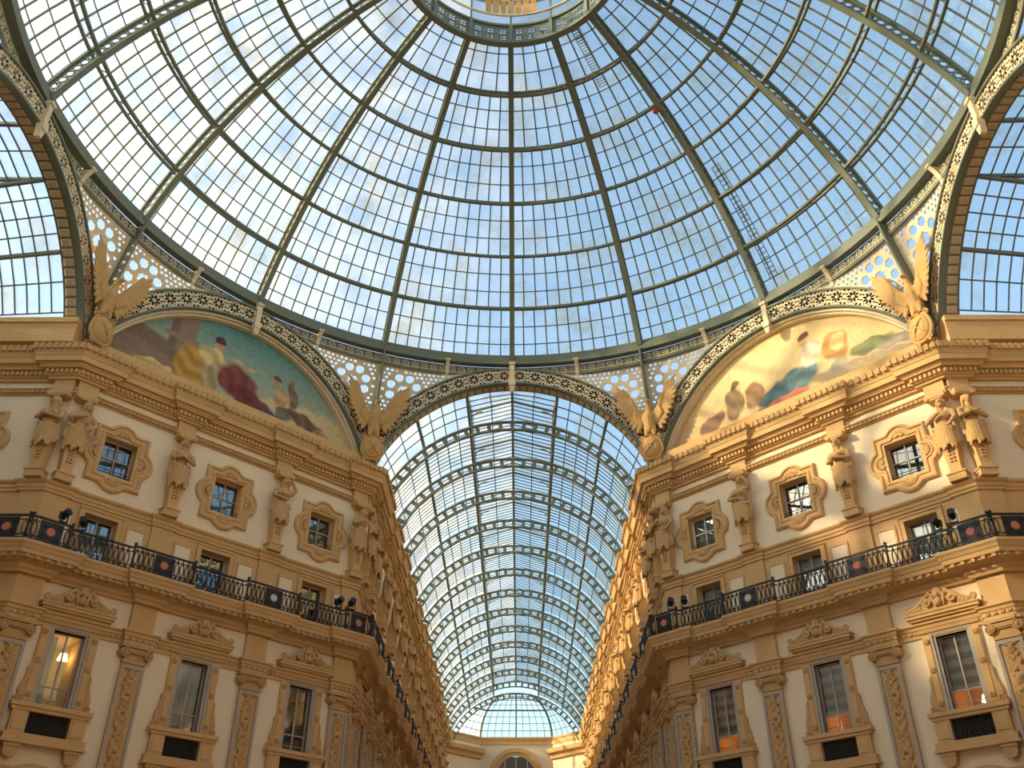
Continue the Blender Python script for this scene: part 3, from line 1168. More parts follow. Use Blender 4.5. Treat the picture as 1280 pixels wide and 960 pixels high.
nwin = 0
for key, wd in WALLS.items():
    par = WO[key]
    ws = sorted(wd['wins'], key=abs) if key not in ('left', 'right') else wd['wins']
    for i, u in enumerate(ws):
        M = wd['M'] @ Matrix.Translation((u, 0, 0))
        wh = where(key, u, i)
        rt = 'right' in key
        inner = key in ('left', 'right')
        oc = 1 if (rt and inner and u == -BAY) else 0
        nwin += 1
        place_win(WIN[('o', oc)], M, 'octafoil stone window ' + wh, 'window', nwin, 'octafoil windows of the upper storey')
        nwin += 1
        place_win(WIN[('a', 1 if rt else 0)], M, 'low window behind the balcony, ' + wh, 'window', nwin, 'balcony windows')
        nwin += 1
        lk = 'blind' if rt else ('lamp' if (inner and u == -BAY) else 'dark')
        place_win(WIN[('l', lk)], M, 'tall scroll-crested window ' + wh, 'window', nwin, 'tall windows under the balcony')
        link('shop_archivolt', ARCHV, par, Matrix.Translation((u, 0, 0)))
    pp = sorted(wd['piers'], key=abs) if not inner else wd['piers']
    for i, u in enumerate(pp):
        M = wd['M'] @ Matrix.Translation((u, 0, 0))
        if inner:
            g = u if key == 'left' else -u
            wh = ('nearer the long gallery ' if g > 0 else 'nearer the side arm ') + WPH[key]
        else:
            wh = ORD[i] + ' from the dome ' + WPH[key]
        v = ('crossed', 'raised')[i % 2] if not (key == 'right') else ('raised', 'crossed')[i % 2]
        place('herm_statue', HERM[v], M, 'single draped herm statue ' + wh, 'statue', 'herm statues of the upper storey')
        place('pilaster', PIL, M, 'carved ionic pilaster ' + wh, 'pilaster', 'ionic pilasters')
        link('pier_strip', PS1, par, Matrix.Translation((u, 0, 0)))
        link('pier_block', PS2, par, Matrix.Translation((u, 0, 0)))
    for c in wd['corners']:
        s_ = 1 if c <= (wd['u0'] + wd['u1']) / 2 else -1
        u = c + s_ * .42
        M = wd['M'] @ Matrix.Translation((u, 0, 0))
        if inner:
            g = c if key == 'left' else -c
            wh = 'of the corner pair by the ' + ('long gallery ' if g > 0 else 'side arm ') + ', ' + WPH[key]
        else:
            wh = 'of the corner pair, ' + WPH[key]
        wh = wh.replace(' ,', ',')
        place('herm_statue', HERM['embrace' if inner else 'crossed'], M, 'herm statue ' + wh, 'statue', 'paired herm statues at the corners')
        place('pilaster', PIL, M, 'ionic pilaster ' + wh.replace('of the corner pair', 'at the corner'), 'pilaster', 'ionic pilasters')
        link('pier_strip', PS1, par, Matrix.Translation((u, 0, 0)))
        link('pier_block', PS2, par, Matrix.Translation((u, 0, 0)))


# ------------------------------------------------------------------ balcony railings
def baluster_mesh():
    mb = MB()
    mb.tube(circ3(0, 16.06, .085, 0, 14, .27), .024, 5, closed=True)
    mb.tube([(0, 0, 15.62), (0, 0, 15.8)], .018, 5)
    mb.tube([(0, 0, 16.32), (0, 0, 16.5)], .018, 5)
    mb.disc(0, -.02, .03, 16.4, .04, 8)
    mb.disc(0, -.02, .03, 15.72, .045, 8)
    return mb.mesh('baluster', 'iron_dark')


BAL = baluster_mesh()
pst = MB()
pst.bar((0, 0, 15.58), (0, 0, 16.6), .06, .06, up=(0, 1, 0))
pst.disc(0, -.05, .05, 16.62, .06, 8)
POST = pst.mesh('post', 'iron_dark')


def panel_part():
    mb = MB()
    mb.box(-.42, .42, -.01, .01, 15.68, 16.46)
    for s_ in (-1, 1):
        for q in (-1, 1):
            mb.tube(spiral(s_ * .28, 16.07 + q * .22, .12, 1.4, 0, s_ * q, .02, 16), .018, 5)
    return mb.mesh('scroll_panel', 'iron_dark')


PANEL = panel_part()
MED = {}
for k, m_ in (('red', 'medallion_red'), ('white', 'medallion_white')):
    mb = MB()
    mb.disc(0, .01, .05, 16.07, .17, 18)
    MED[k] = mb.mesh('medallion', m_)


def railing(key, M, u0, u1, d, label, panel=None, detailed=True):
    """one straight railing section from u0 to u1, standing d in front of the wall"""
    Mr = M @ Matrix.Translation(((u0 + u1) / 2, -d, 0))
    L = u1 - u0 - (0 if panel else .1)
    r = link('balcony_railing', None, None, Mr)
    tag(r, label, 'railing', 'cast iron balcony railings')
    rl = MB()
    rl.box(-L / 2, L / 2, -.045, .045, 16.5, 16.56)
    rl.box(-L / 2, L / 2, -.02, .02, 16.34, 16.37)
    link('top_rail', rl.mesh('top_rail', 'iron_dark'), r)
    rl = MB()
    rl.box(-L / 2, L / 2, -.03, .03, 15.62, 15.66)
    rl.box(-L / 2, L / 2, -.02, .02, 15.78, 15.8)
    k = max(3, int(L / .16))
    for i in range(k):
        rl.tube(circ3(-L / 2 + L * (i + .5) / k, 15.72, .05, 0, 6), .012, 4, closed=True)
    link('bottom_rail', rl.mesh('bottom_rail', 'iron_dark'), r)
    for x in (-L / 2, L / 2) if panel else ():
        link('post', POST, r, Matrix.Translation((x, 0, 0)))
    if panel:
        for x in (-L / 2, L / 2):
            q = MB()
            for z0_, z1_ in ((16.5, 16.56), (15.62, 15.66), (16.34, 16.37), (15.78, 15.8)):
                q.box(x - .03, x + .03, -(RB - RD), 0, z0_, z1_)
            link('return_rail', q.mesh('return_rail', 'iron_dark'), r)
    n = int(L / .21)
    xs = [-L / 2 + L * (i + .5) / n for i in range(n)]
    if panel:
        xs = [x for x in xs if abs(x) > .5]
        p = link('scroll_panel', PANEL, r)
        link('medallion', MED[panel], p)
    if detailed:
        for x in xs:
            link('baluster', BAL, r, Matrix.Translation((x, 0, 0)))
    else:
        bm_ = MB()
        for x in xs:
            bm_.tube([(v[0] + x, v[1], v[2]) for v in circ3(0, 16.06, .09, 0, 8, .27)], .022, 4, closed=True)
        o = link('balusters', bm_.mesh('balusters', 'iron_dark'), r)
        o['kind'] = 'stuff'


RD, RB = .74, .98
HW = 1.3
for key in ('left', 'right'):
    wd = WALLS[key]
    M = wd['M']
    ph = WPH[key]
    sg = 1 if key == 'left' else -1
    for i, u in enumerate((-BAY / 2, BAY / 2)):
        railing(key, M, u - HW, u + HW, RB, 'bowed railing with %s medallion, %s the long gallery, %s' % ('reddish' if u * sg < 0 else 'pale', 'nearer' if u * sg > 0 else 'farther from', ph),
                'red' if u * sg < 0 else 'white')
    railing(key, M, -BAY / 2 + HW, BAY / 2 - HW, RD, 'straight balcony railing in front of the middle window, ' + ph)
    for s_ in (-1, 1):
        a, b = sorted((s_ * (BAY / 2 + HW), s_ * 6.35))
        wh = 'long gallery' if s_ * sg > 0 else 'side arm'
        railing(key, M, a, b, RD, 'straight balcony railing in the bay by the %s, %s' % (wh, ph))
        a, b = sorted((s_ * 6.35, s_ * 7.8))
        railing(key, M, a, b, RB, 'corner balcony railing with medallion by the %s, %s' % (wh, ph), 'red')
for key in ('gallery_left', 'gallery_right', 'side_left', 'side_right'):
    wd = WALLS[key]
    sg = 1 if wd['u1'] > 1 else -1
    pp = sorted(abs(p) for p in wd['piers'])
    ph = WPH[key]
    a, b = sorted((sg * -.34, sg * 1.2))
    railing(key, wd['M'], a, b, RB, 'corner balcony railing section ' + ph, 'red', False)
    last = 1.2
    for i, p in enumerate(pp):
        if p - 1.2 > last + .3:
            a, b = sorted((sg * last, sg * (p - 1.2)))
            railing(key, wd['M'], a, b, RD, 'straight balcony railing, %s from the dome %s' % (ORD[i], ph), None, False)
        a, b = sorted((sg * max(last, p - 1.2), sg * (p + 1.2)))
        if p + 1.2 < (YE - RI if 'gallery' in key else ARM):
            railing(key, wd['M'], a, b, RB, 'bowed balcony railing, %s from the dome %s' % (ORD[i], ph), 'white', False)
        last = p + 1.2


# ------------------------------------------------------------------ spotlights on the railings
def proto_spot():
    hd = MB()
    hd.tube([(0, .16, 16.86), (0, .05, 16.9), (0, -.2, 17.0)], [.1, .14, .15], 12)
    fn = MB()
    for k in range(4):
        fn.box(-.13 + .07 * k, -.11 + .07 * k, -.18, -.05, 16.75, 17.02)
    yk = MB()
    for s_ in (-1, 1):
        yk.bar((s_ * .16, 0, 16.62), (s_ * .16, 0, 16.94), .03, .06, up=(0, 1, 0))
    yk.box(-.17, .17, -.04, .04, 16.58, 16.63)
    return [('head', hd.mesh('head', 'iron_dark'), [('cooling_fin', fn.mesh('cooling_fin', 'iron_dark'))]), ('yoke', yk.mesh('yoke', 'iron_dark'), [])]


SPOT = proto_spot()
spots = [('left', -6.75, RB, 20, 'on the corner railing by the side arm, '), ('left', -5.95, RD, -30, 'on the straight railing by the side arm, '),
         ('left', 6.05, RD, 10, 'on the straight railing by the long gallery, '), ('left', 6.6, RB, -15, 'on the corner railing by the long gallery, '),
         ('right', -6.6, RB, 40, 'on the corner railing by the long gallery, '), ('right', -6.0, RD, 30, 'on the straight railing by the long gallery, '),
         ('right', 5.9, RD, -20, 'on the straight railing by the side arm, '), ('right', 6.6, RB, 15, 'on the corner railing by the side arm, ')]
for key, u, d, rz, lab in spots:
    place('spotlight', SPOT, WALLS[key]['M'] @ Matrix.Translation((u, -d, 0)) @ Matrix.Rotation(math.radians(rz), 4, 'Z'),
          'black spotlight ' + lab + WPH[key], 'spotlight', 'spotlights on the balcony railings')

# ------------------------------------------------------------------ arches with lattice bands
RF = 18.45            # plane of the iron arches
CZ, R_IN, R_OUT = 22.3, 7.95, 8.9
XC = RF * math.tan(PI / 8) - .03
NSEG = 24
A0 = math.radians(19.5)
SEG = (PI - 2 * A0) / NSEG


def rmax(a):
    return min(R_OUT, XC / max(1e-6, abs(math.cos(a))))


def band_holes(L, H):
    h = []
    cx, cy = 0, H / 2
    for k in range(8):
        a = 2 * PI * k / 8
        h.append(circ(cx + .2 * math.cos(a), cy + .2 * math.sin(a), .125, 9, .066, a))
        a += PI / 8
        h.append(circ(cx + .345 * math.cos(a), cy + .345 * math.sin(a), .04, 6, .05, a))
    for sx in (-1, 1):
        for sy in (-1, 1):
            h.append(circ(sx * (L / 2 - .11), cy + sy * (H / 2 - .12), .075, 7))
        h.append(circ(sx * (L / 2 - .05), cy + .13, .035, 6, .07))
        h.append(circ(sx * (L / 2 - .05), cy - .13, .035, 6, .07))
    return h


RM = (R_IN + R_OUT) / 2
SL = SEG * RM
HB = R_OUT - R_IN


def band_panel(mid=None):
    """lattice panel; mid None -> at the crown (angle 90), else clipped at that angle"""
    m0 = PI / 2 if mid is None else mid

    def mp(x, y):
        a = m0 - x / RM
        r = R_IN + y * (rmax(a) - R_IN) / HB
        return (r * math.cos(a), 0, CZ + r * math.sin(a))
    L = SL * .985
    outer = [(-L / 2, 0), (-L / 6, 0), (L / 6, 0), (L / 2, 0), (L / 2, HB), (L / 6, HB), (-L / 6, HB), (-L / 2, HB)]
    return plate(outer, band_holes(SL, HB), mp, .05, lambda x, y: (0, -1, 0), 'lattice_paint', 'lattice_panel')


BANDP = band_panel()
ENDP = {}
for k in list(range(4)) + list(range(NSEG - 4, NSEG)):
    ENDP[k] = band_panel(A0 + SEG * (k + .5))


def arc_strip(mb, r0, r1, y0, y1, a0=A0, a1=PI - A0, n=60, mi=0, clip=False):
    pts, ws, hs = [], [], []
    for i in range(n + 1):
        a = a0 + (a1 - a0) * i / n
        q0, q1 = r0, r1
        if clip:
            q1 = min(r1, rmax(a))
            q0 = min(r0, q1 - (r1 - r0))
        rm = (q0 + q1) / 2
        c, s_ = math.cos(a), math.sin(a)
        pts.append((rm * c, (y0 + y1) / 2, CZ + rm * s_))
        ws.append((c * (q1 - q0) / 2, 0, s_ * (q1 - q0) / 2))
        hs.append((0, (y1 - y0) / 2, 0))
    mb.ribbon(pts, ws, hs, mi)


bk = MB()
n_ = 60
pts, ws, hs = [], [], []
for i in range(n_ + 1):
    a = A0 + (PI - 2 * A0) * i / n_
    q1 = rmax(a)
    rm = (R_IN + q1) / 2
    c, s_ = math.cos(a), math.sin(a)
    pts.append((rm * c, .08, CZ + rm * s_))
    ws.append((c * (q1 - R_IN) / 2, 0, s_ * (q1 - R_IN) / 2))
    hs.append((0, .04, 0))
bk.ribbon(pts, ws, hs)
BACK = bk.mesh('band_backing', 'lattice_backing')
rm_ = MB()
arc_strip(rm_, R_IN - .07, R_IN + .03, -.12, .14)
RIM1 = rm_.mesh('inner_rim', 'iron')
rm_ = MB()
arc_strip(rm_, R_OUT - .02, R_OUT + .08, -.14, .14, clip=True)
RIM2 = rm_.mesh('outer_rim', 'iron')
rm_ = MB()
arc_strip(rm_, R_IN - .02, R_IN + .06, .14, .8)
SOFF = rm_.mesh('soffit', 'iron')
NS = 46
SS = (PI - 2 * A0) / NS
st = MB()
wq = SS * R_IN * .8 / 2
st.hexa([(-wq, .24, CZ + R_IN - .03), (wq, .24, CZ + R_IN - .03), (wq, .7, CZ + R_IN - .03), (-wq, .7, CZ + R_IN - .03)],
        [(-wq + .04, .29, CZ + R_IN - .07), (wq - .04, .29, CZ + R_IN - .07), (wq - .04, .65, CZ + R_IN - .07), (-wq + .04, .65, CZ + R_IN - .07)])
STILE = st.mesh('soffit_tile', 'soffit_tile')


def rot_about_arch(a):
    """rotate in the arch plane so the crown goes to angle a"""
    return Matrix.Translation((0, 0, CZ)) @ Matrix.Rotation(-(a - PI / 2), 4, 'Y') @ Matrix.Translation((0, 0, -CZ))


# bracket consoles at the crown and beside it join arch and dome ring
kst = MB()
kst.prism([(-.12, 30.1), (.12, 30.1), (.14, 31.5), (-.14, 31.5)], .02, .22)
kst.prism([(-.17, 29.95), (.17, 29.95), (.2, 30.25), (-.2, 30.25)], .0, .3)
kst.prism([(-.08, 29.55), (.08, 29.55), (.16, 29.95), (-.16, 29.95)], .0, .24)
kst.box(-.17, .17, .0, .3, 31.35, 31.5)
KEY = kst.mesh('key_bracket', 'lattice_paint')
ARCHES = [(0, 'front', 'lattice arch where the long glass gallery opens', 'soff'), (45, 'left', 'lattice arch framing the teal-sky mural', 'mural'),
          (-45, 'right', 'lattice arch framing the golden-sky mural', 'mural'), (90, 'sl', 'lattice arch of the side arm past the teal-sky mural', 'soff'),
          (-90, 'sr', 'lattice arch of the side arm past the golden-sky mural', 'soff')]
for rot, nm, lab, kd in ARCHES:
    t = math.radians(rot)
    M = RZ(rot, -RF * math.sin(t), RF * math.cos(t))
    r = link('lattice_arch', None, None, M)
    tag(r, lab, 'arch', 'iron lattice arches under the dome')
    for k in range(NSEG):
        a = A0 + SEG * (k + .5)
        if k in ENDP:
            link('lattice_panel', ENDP[k], r)
        else:
            link('lattice_panel', BANDP, r, rot_about_arch(a))
    link('band_backing', BACK, r)
    link('inner_rim', RIM1, r)
    link('outer_rim', RIM2, r)
    link('key_bracket', KEY, r)
    if kd == 'soff':
        s_ = link('soffit', SOFF, r)
        for k in range(NS):
            link('soffit_tile', STILE, s_, rot_about_arch(A0 + SS * (k + .5)))

# vertical tiled strips below the side-arm and gallery arches and the iron corner posts
for i, (ang, lab) in enumerate(((22.5, 'behind the eagle of teal-sky mural and long gallery'), (-22.5, 'behind the eagle of golden-sky mural and long gallery'),
                                (67.5, 'behind the eagle of teal-sky mural and side arm'), (-67.5, 'behind the eagle of golden-sky mural and side arm'))):
    t = math.radians(ang)
    rc = RF / math.cos(PI / 8)
    mb = MB()
    M = RZ(ang, -rc * math.sin(t), rc * math.cos(t))
    mb.prism([(-.5, 24.4), (.5, 24.4), (.36, 26.6), (.2, 26.9), (-.2, 26.9), (-.36, 26.6)], -.25, .12)
    mb.box(-.56, .56, -.3, .2, 25.9, 26.02)
    pl_ = MB()
    pl_.box(-.75, .75, -.3, .5, 24.3, 24.55)
    place('corner_post', [('post', mb.mesh('post', 'iron'), []), ('plinth', pl_.mesh('plinth', 'stone'), [])], M, 'iron corner post ' + lab, 'post', 'iron corner posts')

# ------------------------------------------------------------------ murals
def mural(rot, name, label, painter):
    t = math.radians(rot)
    r0 = 19.0
    M = RZ(rot, -r0 * math.sin(t), r0 * math.cos(t))
    NX, NZ = 260, 120
    R = 7.9
    z0 = 24.3
    vs, cols, fs = [], [], []
    for j in range(NZ + 1):
        z = z0 + (CZ + R - z0) * j / NZ
        hw = math.sqrt(max(1e-4, R * R - (z - CZ) ** 2))
        for i in range(NX + 1):
            f = i / NX
            x = -hw + 2 * hw * f
            vs.append((x, 0, z))
            cols.append(painter(x, z) + (1,))
    for j in range(NZ):
        for i in range(NX):
            a = j * (NX + 1) + i
            fs.append((a, a + 1, a + NX + 2, a + NX + 1))
    me = bpy.data.meshes.new('painted_field')
    me.from_pydata(vs, [], fs)
    ca = me.color_attributes.new('paint', 'FLOAT_COLOR', 'POINT')
    ca.data.foreach_set('color', np.array(cols, dtype=np.float32).ravel())
    m = bpy.data.materials.new(name)
    m.use_nodes = True
    b = m.node_tree.nodes['Principled BSDF']
    b.inputs['Roughness'].default_value = .8
    at = m.node_tree.nodes.new('ShaderNodeAttribute')
    at.attribute_name = 'paint'
    ns = m.node_tree.nodes.new('ShaderNodeTexNoise')
    ns.inputs['Scale'].default_value = 3.5
    ns.inputs['Detail'].default_value = 8
    tc = m.node_tree.nodes.new('ShaderNodeTexCoord')
    mx = m.node_tree.nodes.new('ShaderNodeMix')
    mx.data_type = 'RGBA'
    mx.blend_type = 'OVERLAY'
    mx.inputs[0].default_value = .35
    m.node_tree.links.new(tc.outputs['Object'], ns.inputs['Vector'])
    m.node_tree.links.new(at.outputs['Color'], mx.inputs[6])
    m.node_tree.links.new(ns.outputs[0], mx.inputs[7])
    m.node_tree.links.new(mx.outputs[2], b.inputs['Base Color'])
    me.materials.append(m)
    bd = MB()
    bd.prism([(-7.8, 24.2), (7.8, 24.2), (7.7, 26.5), (6.5, 28.2), (4, 29.6), (0, 30.3), (-4, 29.6), (-6.5, 28.2), (-7.7, 26.5)], -.45, -.06)
    fr = MB()
    arc_strip(fr, 7.66, 7.76, -.3, .05, math.radians(12), PI - math.radians(12), 60)
    arc_strip(fr, 7.76, 7.98, -.45, .05, math.radians(12), PI - math.radians(12), 60)
    place('mural', [('backing_wall', bd.mesh('backing_wall', 'stone'), []), ('painted_field', me, []), ('arched_frame', fr.mesh('arched_frame', 'lattice_paint'), [])],
          M, label, 'mural', 'lunette murals')


def lerp(a, b, f):
    f = max(0, min(1, f))
    return tuple(x + (y - x) * f for x, y in zip(a, b))


def soft(x, z, cx, cz, rx, rz, ang=0., k=5.):
    c, s_ = math.cos(ang), math.sin(ang)
    dx, dz = x - cx, z - cz
    p, q = (dx * c + dz * s_) / rx, (-dx * s_ + dz * c) / rz
    return max(0, min(1, (1 - math.hypot(p, q)) * k))


def lin(r, g, b):
    return srgb(r, g, b)[:3]


def paint(layers, sky0, sky1, wob):
    def f(x, z):
        xw = x + .07 * math.sin(5 * z + wob) + .05 * math.sin(11 * x)
        zw = z + .06 * math.sin(6 * x + wob)
        c = lerp(sky0, sky1, (z - 24.5) / 5.2)
        for kind, col, *a in layers:
            if kind == 'e':
                m_ = soft(xw, zw, *a)
                if m_ > 0:
                    an_ = (a[4] if len(a) > 4 else 0) + 1.1
                    amp = 1 if a[2] < 1.8 else 0
                    p_, q_ = x * math.cos(an_) + z * math.sin(an_), x * math.sin(an_) - z * math.cos(an_)
                    g = 1 + amp * .24 * math.sin(8 * p_ + 1.6 * math.sin(3.1 * q_ + a[0]) + 3 * a[0])
                    c = lerp(c, tuple(q * g for q in col), m_ * .95)
            elif kind == 'slab':        # half plane below a sloping line, left of xe
                x1, za, zb, xe = a
                top = za + (zb - za) * (x - x1) / (xe - x1)
                if x < xe and z < top:
                    c = lerp(c, col, (top - z) * 6)
            elif kind == 'box':
                if a[0] < x < a[1] and a[2] < z < a[3]:
                    c = col
        return c
    return f


# generic stand-ins: colour masses of draped seated shapes, no copied design
mural(45, 'mural_teal', 'arched painting with teal sky, grey steps and crimson and mustard drapery',
      paint([('e', lin(206, 186, 140), 5.0, 26.0, 5.0, 1.3), ('slab', lin(126, 104, 88), -7.8, 28.6, 27.4, -2.9), ('slab', lin(140, 116, 98), -7.8, 27.6, 26.6, -2.7),
             ('box', lin(142, 118, 102), -3.9, -2.6, 27.4, 30.3), ('box', lin(120, 98, 84), -3.9, -3.5, 27.4, 30.3), ('box', lin(150, 124, 106), -4.2, -2.4, 27.9, 28.2),
             ('e', lin(104, 86, 70), -1.0, 25.2, 7.0, .7), ('e', lin(186, 140, 58), -2.6, 26.6, .85, 1.5, .15), ('e', lin(214, 184, 128), -1.6, 27.75, .85, .6), ('e', lin(168, 148, 108), -1.5, 26.5, .5, 1.2, -.2),
             ('e', lin(122, 52, 48), -.1, 26.9, 1.25, 1.0, -.5), ('e', lin(108, 44, 44), .9, 26.1, 1.5, .7, -.4), ('e', lin(200, 158, 120), -1.4, 28.55, .27, .36), ('e', lin(70, 46, 34), -1.35, 28.8, .34, .24),
             ('e', lin(200, 158, 120), .1, 28.0, .9, .14, -.1), ('e', lin(70, 92, 124), 1.9, 25.9, .8, .25), ('e', lin(196, 150, 108), 2.35, 27.1, .4, .75, .15), ('e', lin(196, 150, 108), 2.1, 27.95, .24, .28),
             ('e', lin(90, 66, 50), 2.1, 28.15, .26, .15), ('e', lin(126, 98, 78), 3.0, 27.6, .3, .9, .2), ('e', lin(108, 102, 92), 2.6, 26.3, .55, .45), ('e', lin(112, 78, 58), 4.0, 26.3, 1.3, .45, -.3),
             ('e', lin(176, 136, 108), 4.9, 26.0, .6, .3), ('e', lin(214, 184, 116), -4.4, 26.0, 1.1, .3), ('e', lin(160, 120, 90), 5.6, 25.6, 1.0, .3)],
            lin(196, 184, 140), lin(92, 142, 144), 0.))
mural(-45, 'mural_gold', 'arched painting with golden sky and blue draped reclining shape by sheaves',
      paint([('e', lin(240, 218, 160), -1, 28.6, 5, 1.6, 0, 1.2), ('e', lin(190, 160, 112), 0, 25.2, 7.8, .9), ('e', lin(164, 144, 116), 4.2, 26.1, 3.6, .42, -.1), ('e', lin(86, 118, 126), .4, 26.7, 1.7, .75, .25),
             ('e', lin(74, 104, 116), -.5, 26.4, 1.2, .6), ('e', lin(228, 204, 182), 1.6, 27.9, .55, .8, -.3), ('e', lin(186, 134, 74), 2.9, 27.7, .8, .9), ('e', lin(216, 180, 124), 3.0, 27.9, .45, .55),
             ('e', lin(212, 168, 122), 1.35, 28.75, .28, .34), ('e', lin(116, 80, 48), 1.45, 28.98, .36, .2), ('e', lin(112, 120, 80), 4.5, 26.9, 1.2, .42), ('e', lin(150, 142, 124), 2.9, 26.6, .45, .42),
             ('e', lin(128, 102, 72), -2.9, 27.0, .6, 1.05), ('e', lin(112, 88, 64), -2.8, 28.0, .28, .28), ('e', lin(144, 110, 78), -1.7, 27.0, .6, .8), ('e', lin(132, 96, 80), -4.3, 26.4, .9, .5, .3),
             ('e', lin(180, 104, 82), -.2, 26.0, 1.7, .28, .1), ('e', lin(198, 144, 98), -6.0, 25.6, .9, .5), ('e', lin(144, 134, 124), 6.0, 26.6, 1.4, .3, .0)],
            lin(214, 176, 134), lin(228, 196, 142), 1.7))


# ------------------------------------------------------------------ eagles on shields
def eagle_mesh():
    pr = []
    c = lambda p, q, a, b: pr.append(('c', p, q, a, b))
    # body upright, breast to the room (-y)
    c((0, 0, 26.75), (0, -.12, 27.55), .3, .36)
    c((0, -.12, 27.5), (0, -.2, 28.0), .33, .18)
    c((0, -.2, 28.0), (.04, -.3, 28.3), .17, .13)
    pr.append(('e', (.06, -.36, 28.4), (.14, .19, .14)))
    c((.07, -.5, 28.4), (.08, -.64, 28.32), .07, .025)
    for s_ in (-1, 1):
        c((s_ * .17, -.08, 26.9), (s_ * .22, -.16, 26.42), .18, .09)
        for k in range(3):
            c((s_ * .22, -.18, 26.4), (s_ * .22 + .09 * (k - 1), -.34, 26.32), .045, .03)
        # wing: arm bone then feathers, swept forward of the arches
        yw = lambda x: -.3 * abs(x)
        sh = Vector((s_ * .28, -.05, 27.6))
        el = Vector((s_ * .6, yw(.6), 27.95))
        wr = Vector((s_ * .9, yw(.9), 28.75))
        c(sh, el, .19, .16)
        c(el, wr, .16, .1)
        nv = (s_ * .3, 1, 0)
        for k in range(11):
            f = k / 10
            base = sh.lerp(el, f * 1.6) if f < .6 else el.lerp(wr, (f - .6) / .4)
            x = .7 + 1.05 * min(1, f * 1.5) ** .8 - .1 * max(0, f - .7)
            tip = Vector((s_ * x, yw(x) + .06, 26.65 + 3.05 * f ** 1.1))
            pr.append(('f', base, tip, .15, .06, nv))
        for k in range(6):
            f = k / 5
            b0 = el.lerp(wr, f)
            pr.append(('f', b0, b0 + Vector((s_ * (.28 + .12 * f), -.1, .3 + .5 * f)), .11, .07, nv))
            b1 = sh.lerp(el, f)
            pr.append(('f', b1 + Vector((0, -.12, .1)), b1 + Vector((s_ * .16, -.12, -.5)), .1, .06, nv))
    for k in range(5):
        pr.append(('f', (0, .12, 26.9), (.13 * (k - 2), .2, 26.1), .1, .05, (0, 1, 0)))
    return blob('eagle', pr, .035, 'gilt_stone', 1)


EAGLE = eagle_mesh()


def shield_parts():
    n = 24
    sh = MB()
    rows = [(1, .05), (1, .2), (.85, .32), (.55, .42), (.0, .46)]
    prev = []
    L = []
    for s_, d in rows:
        L.append([(.56 * s_ * math.cos(2 * PI * k / n), -d, 25.62 + .68 * s_ * math.sin(2 * PI * k / n) - .06 * s_ * math.cos(4 * PI * k / n)) for k in range(n)])
    me = loops_mesh(L, 'shield', 'gilt_stone')
    rim = MB()
    rim.tube([(.58 * math.cos(2 * PI * k / n), -.2, 25.62 + .7 * math.sin(2 * PI * k / n) - .06 * math.cos(4 * PI * k / n)) for k in range(n)], .07, 6, closed=True)
    for s_ in (-1, 1):
        rim.tube(spiral(s_ * .5, 26.25, .16, 1.4, PI / 2, s_, .2, 14), .05, 5)
        rim.tube(spiral(s_ * .36, 25.0, .14, 1.4, -PI / 2, -s_, .2, 14), .05, 5)
    cr = MB()
    for a in (PI / 4, 3 * PI / 4):
        pts = []
        for k in range(9):
            f = -1 + 2 * k / 8
            pts.append((.42 * f * math.cos(a), -(.5 - .16 * f * f), 25.62 + .52 * f * math.sin(a)))
        cr.tube(pts, .035, 5)
    return me, rim.mesh('shield_rim', 'gilt_stone'), cr.mesh('cross_band', 'stone_carved')


SHIELD = shield_parts()
for ang, lab, sh in ((22.5, 'between the teal-sky mural and the long gallery', 1), (-22.5, 'between the golden-sky mural and the long gallery', 1),
                     (67.5, 'between the teal-sky mural and its side arm', 1), (-67.5, 'between the golden-sky mural and its side arm', 1)):
    t = math.radians(ang)
    rc = RF / math.cos(PI / 8) - .72
    M = RZ(ang, -rc * math.sin(t), rc * math.cos(t))
    place('eagle_sculpture', [('eagle', EAGLE, []), ('shield', SHIELD[0], [('shield_rim', SHIELD[1]), ('cross_band', SHIELD[2])])], M,
          'stone eagle with raised wings on a shield ' + lab, 'sculpture', 'eagles on the dome corners')

# ------------------------------------------------------------------ dome
DZ, DR = 23.18, 21.08
TH0, TH1 = math.radians(64.85), math.radians(15.5)
NROW = 6
ROWS = [TH0 + (TH1 - TH0) * k / NROW for k in range(NROW + 1)]
NPAN = [11, 10, 9, 8, 6, 4]
NSUB = 3


def sph(r, th, az):
    """th from the vertical axis, az from +y toward +x"""
    return Vector((r * math.sin(th) * math.sin(az), r * math.sin(th) * math.cos(az), DZ + r * math.cos(th)))


dome = link('glass_dome', None, None, Matrix.Identity(4))
tag(dome, 'great glass and iron dome over the octagonal crossing', 'dome')


def merid(mb, r0, r1, hw, az, t0, t1, n=40):
    pts, ws, hs = [], [], []
    side = Vector((math.cos(az), -math.sin(az), 0))
    for i in range(n + 1):
        th = t0 + (t1 - t0) * i / n
        p = sph((r0 + r1) / 2, th, az)
        u = sph(1, th, az) - Vector((0, 0, DZ))
        pts.append(p)
        ws.append(side * hw)
        hs.append(u * (r1 - r0) / 2)
    mb.ribbon(pts, ws, hs)


# rib built at az=0 and turned round the axis
mb = MB()
merid(mb, DR - .82, DR - .72, .14, 0, TH0, TH1)
FLANGE_L = mb.mesh('lower_flange', 'iron')
mb = MB()
merid(mb, DR - .12, DR + .02, .1, 0, TH0, TH1)
FLANGE_U = mb.mesh('upper_flange', 'iron')
dth = (TH0 - TH1) / NROW


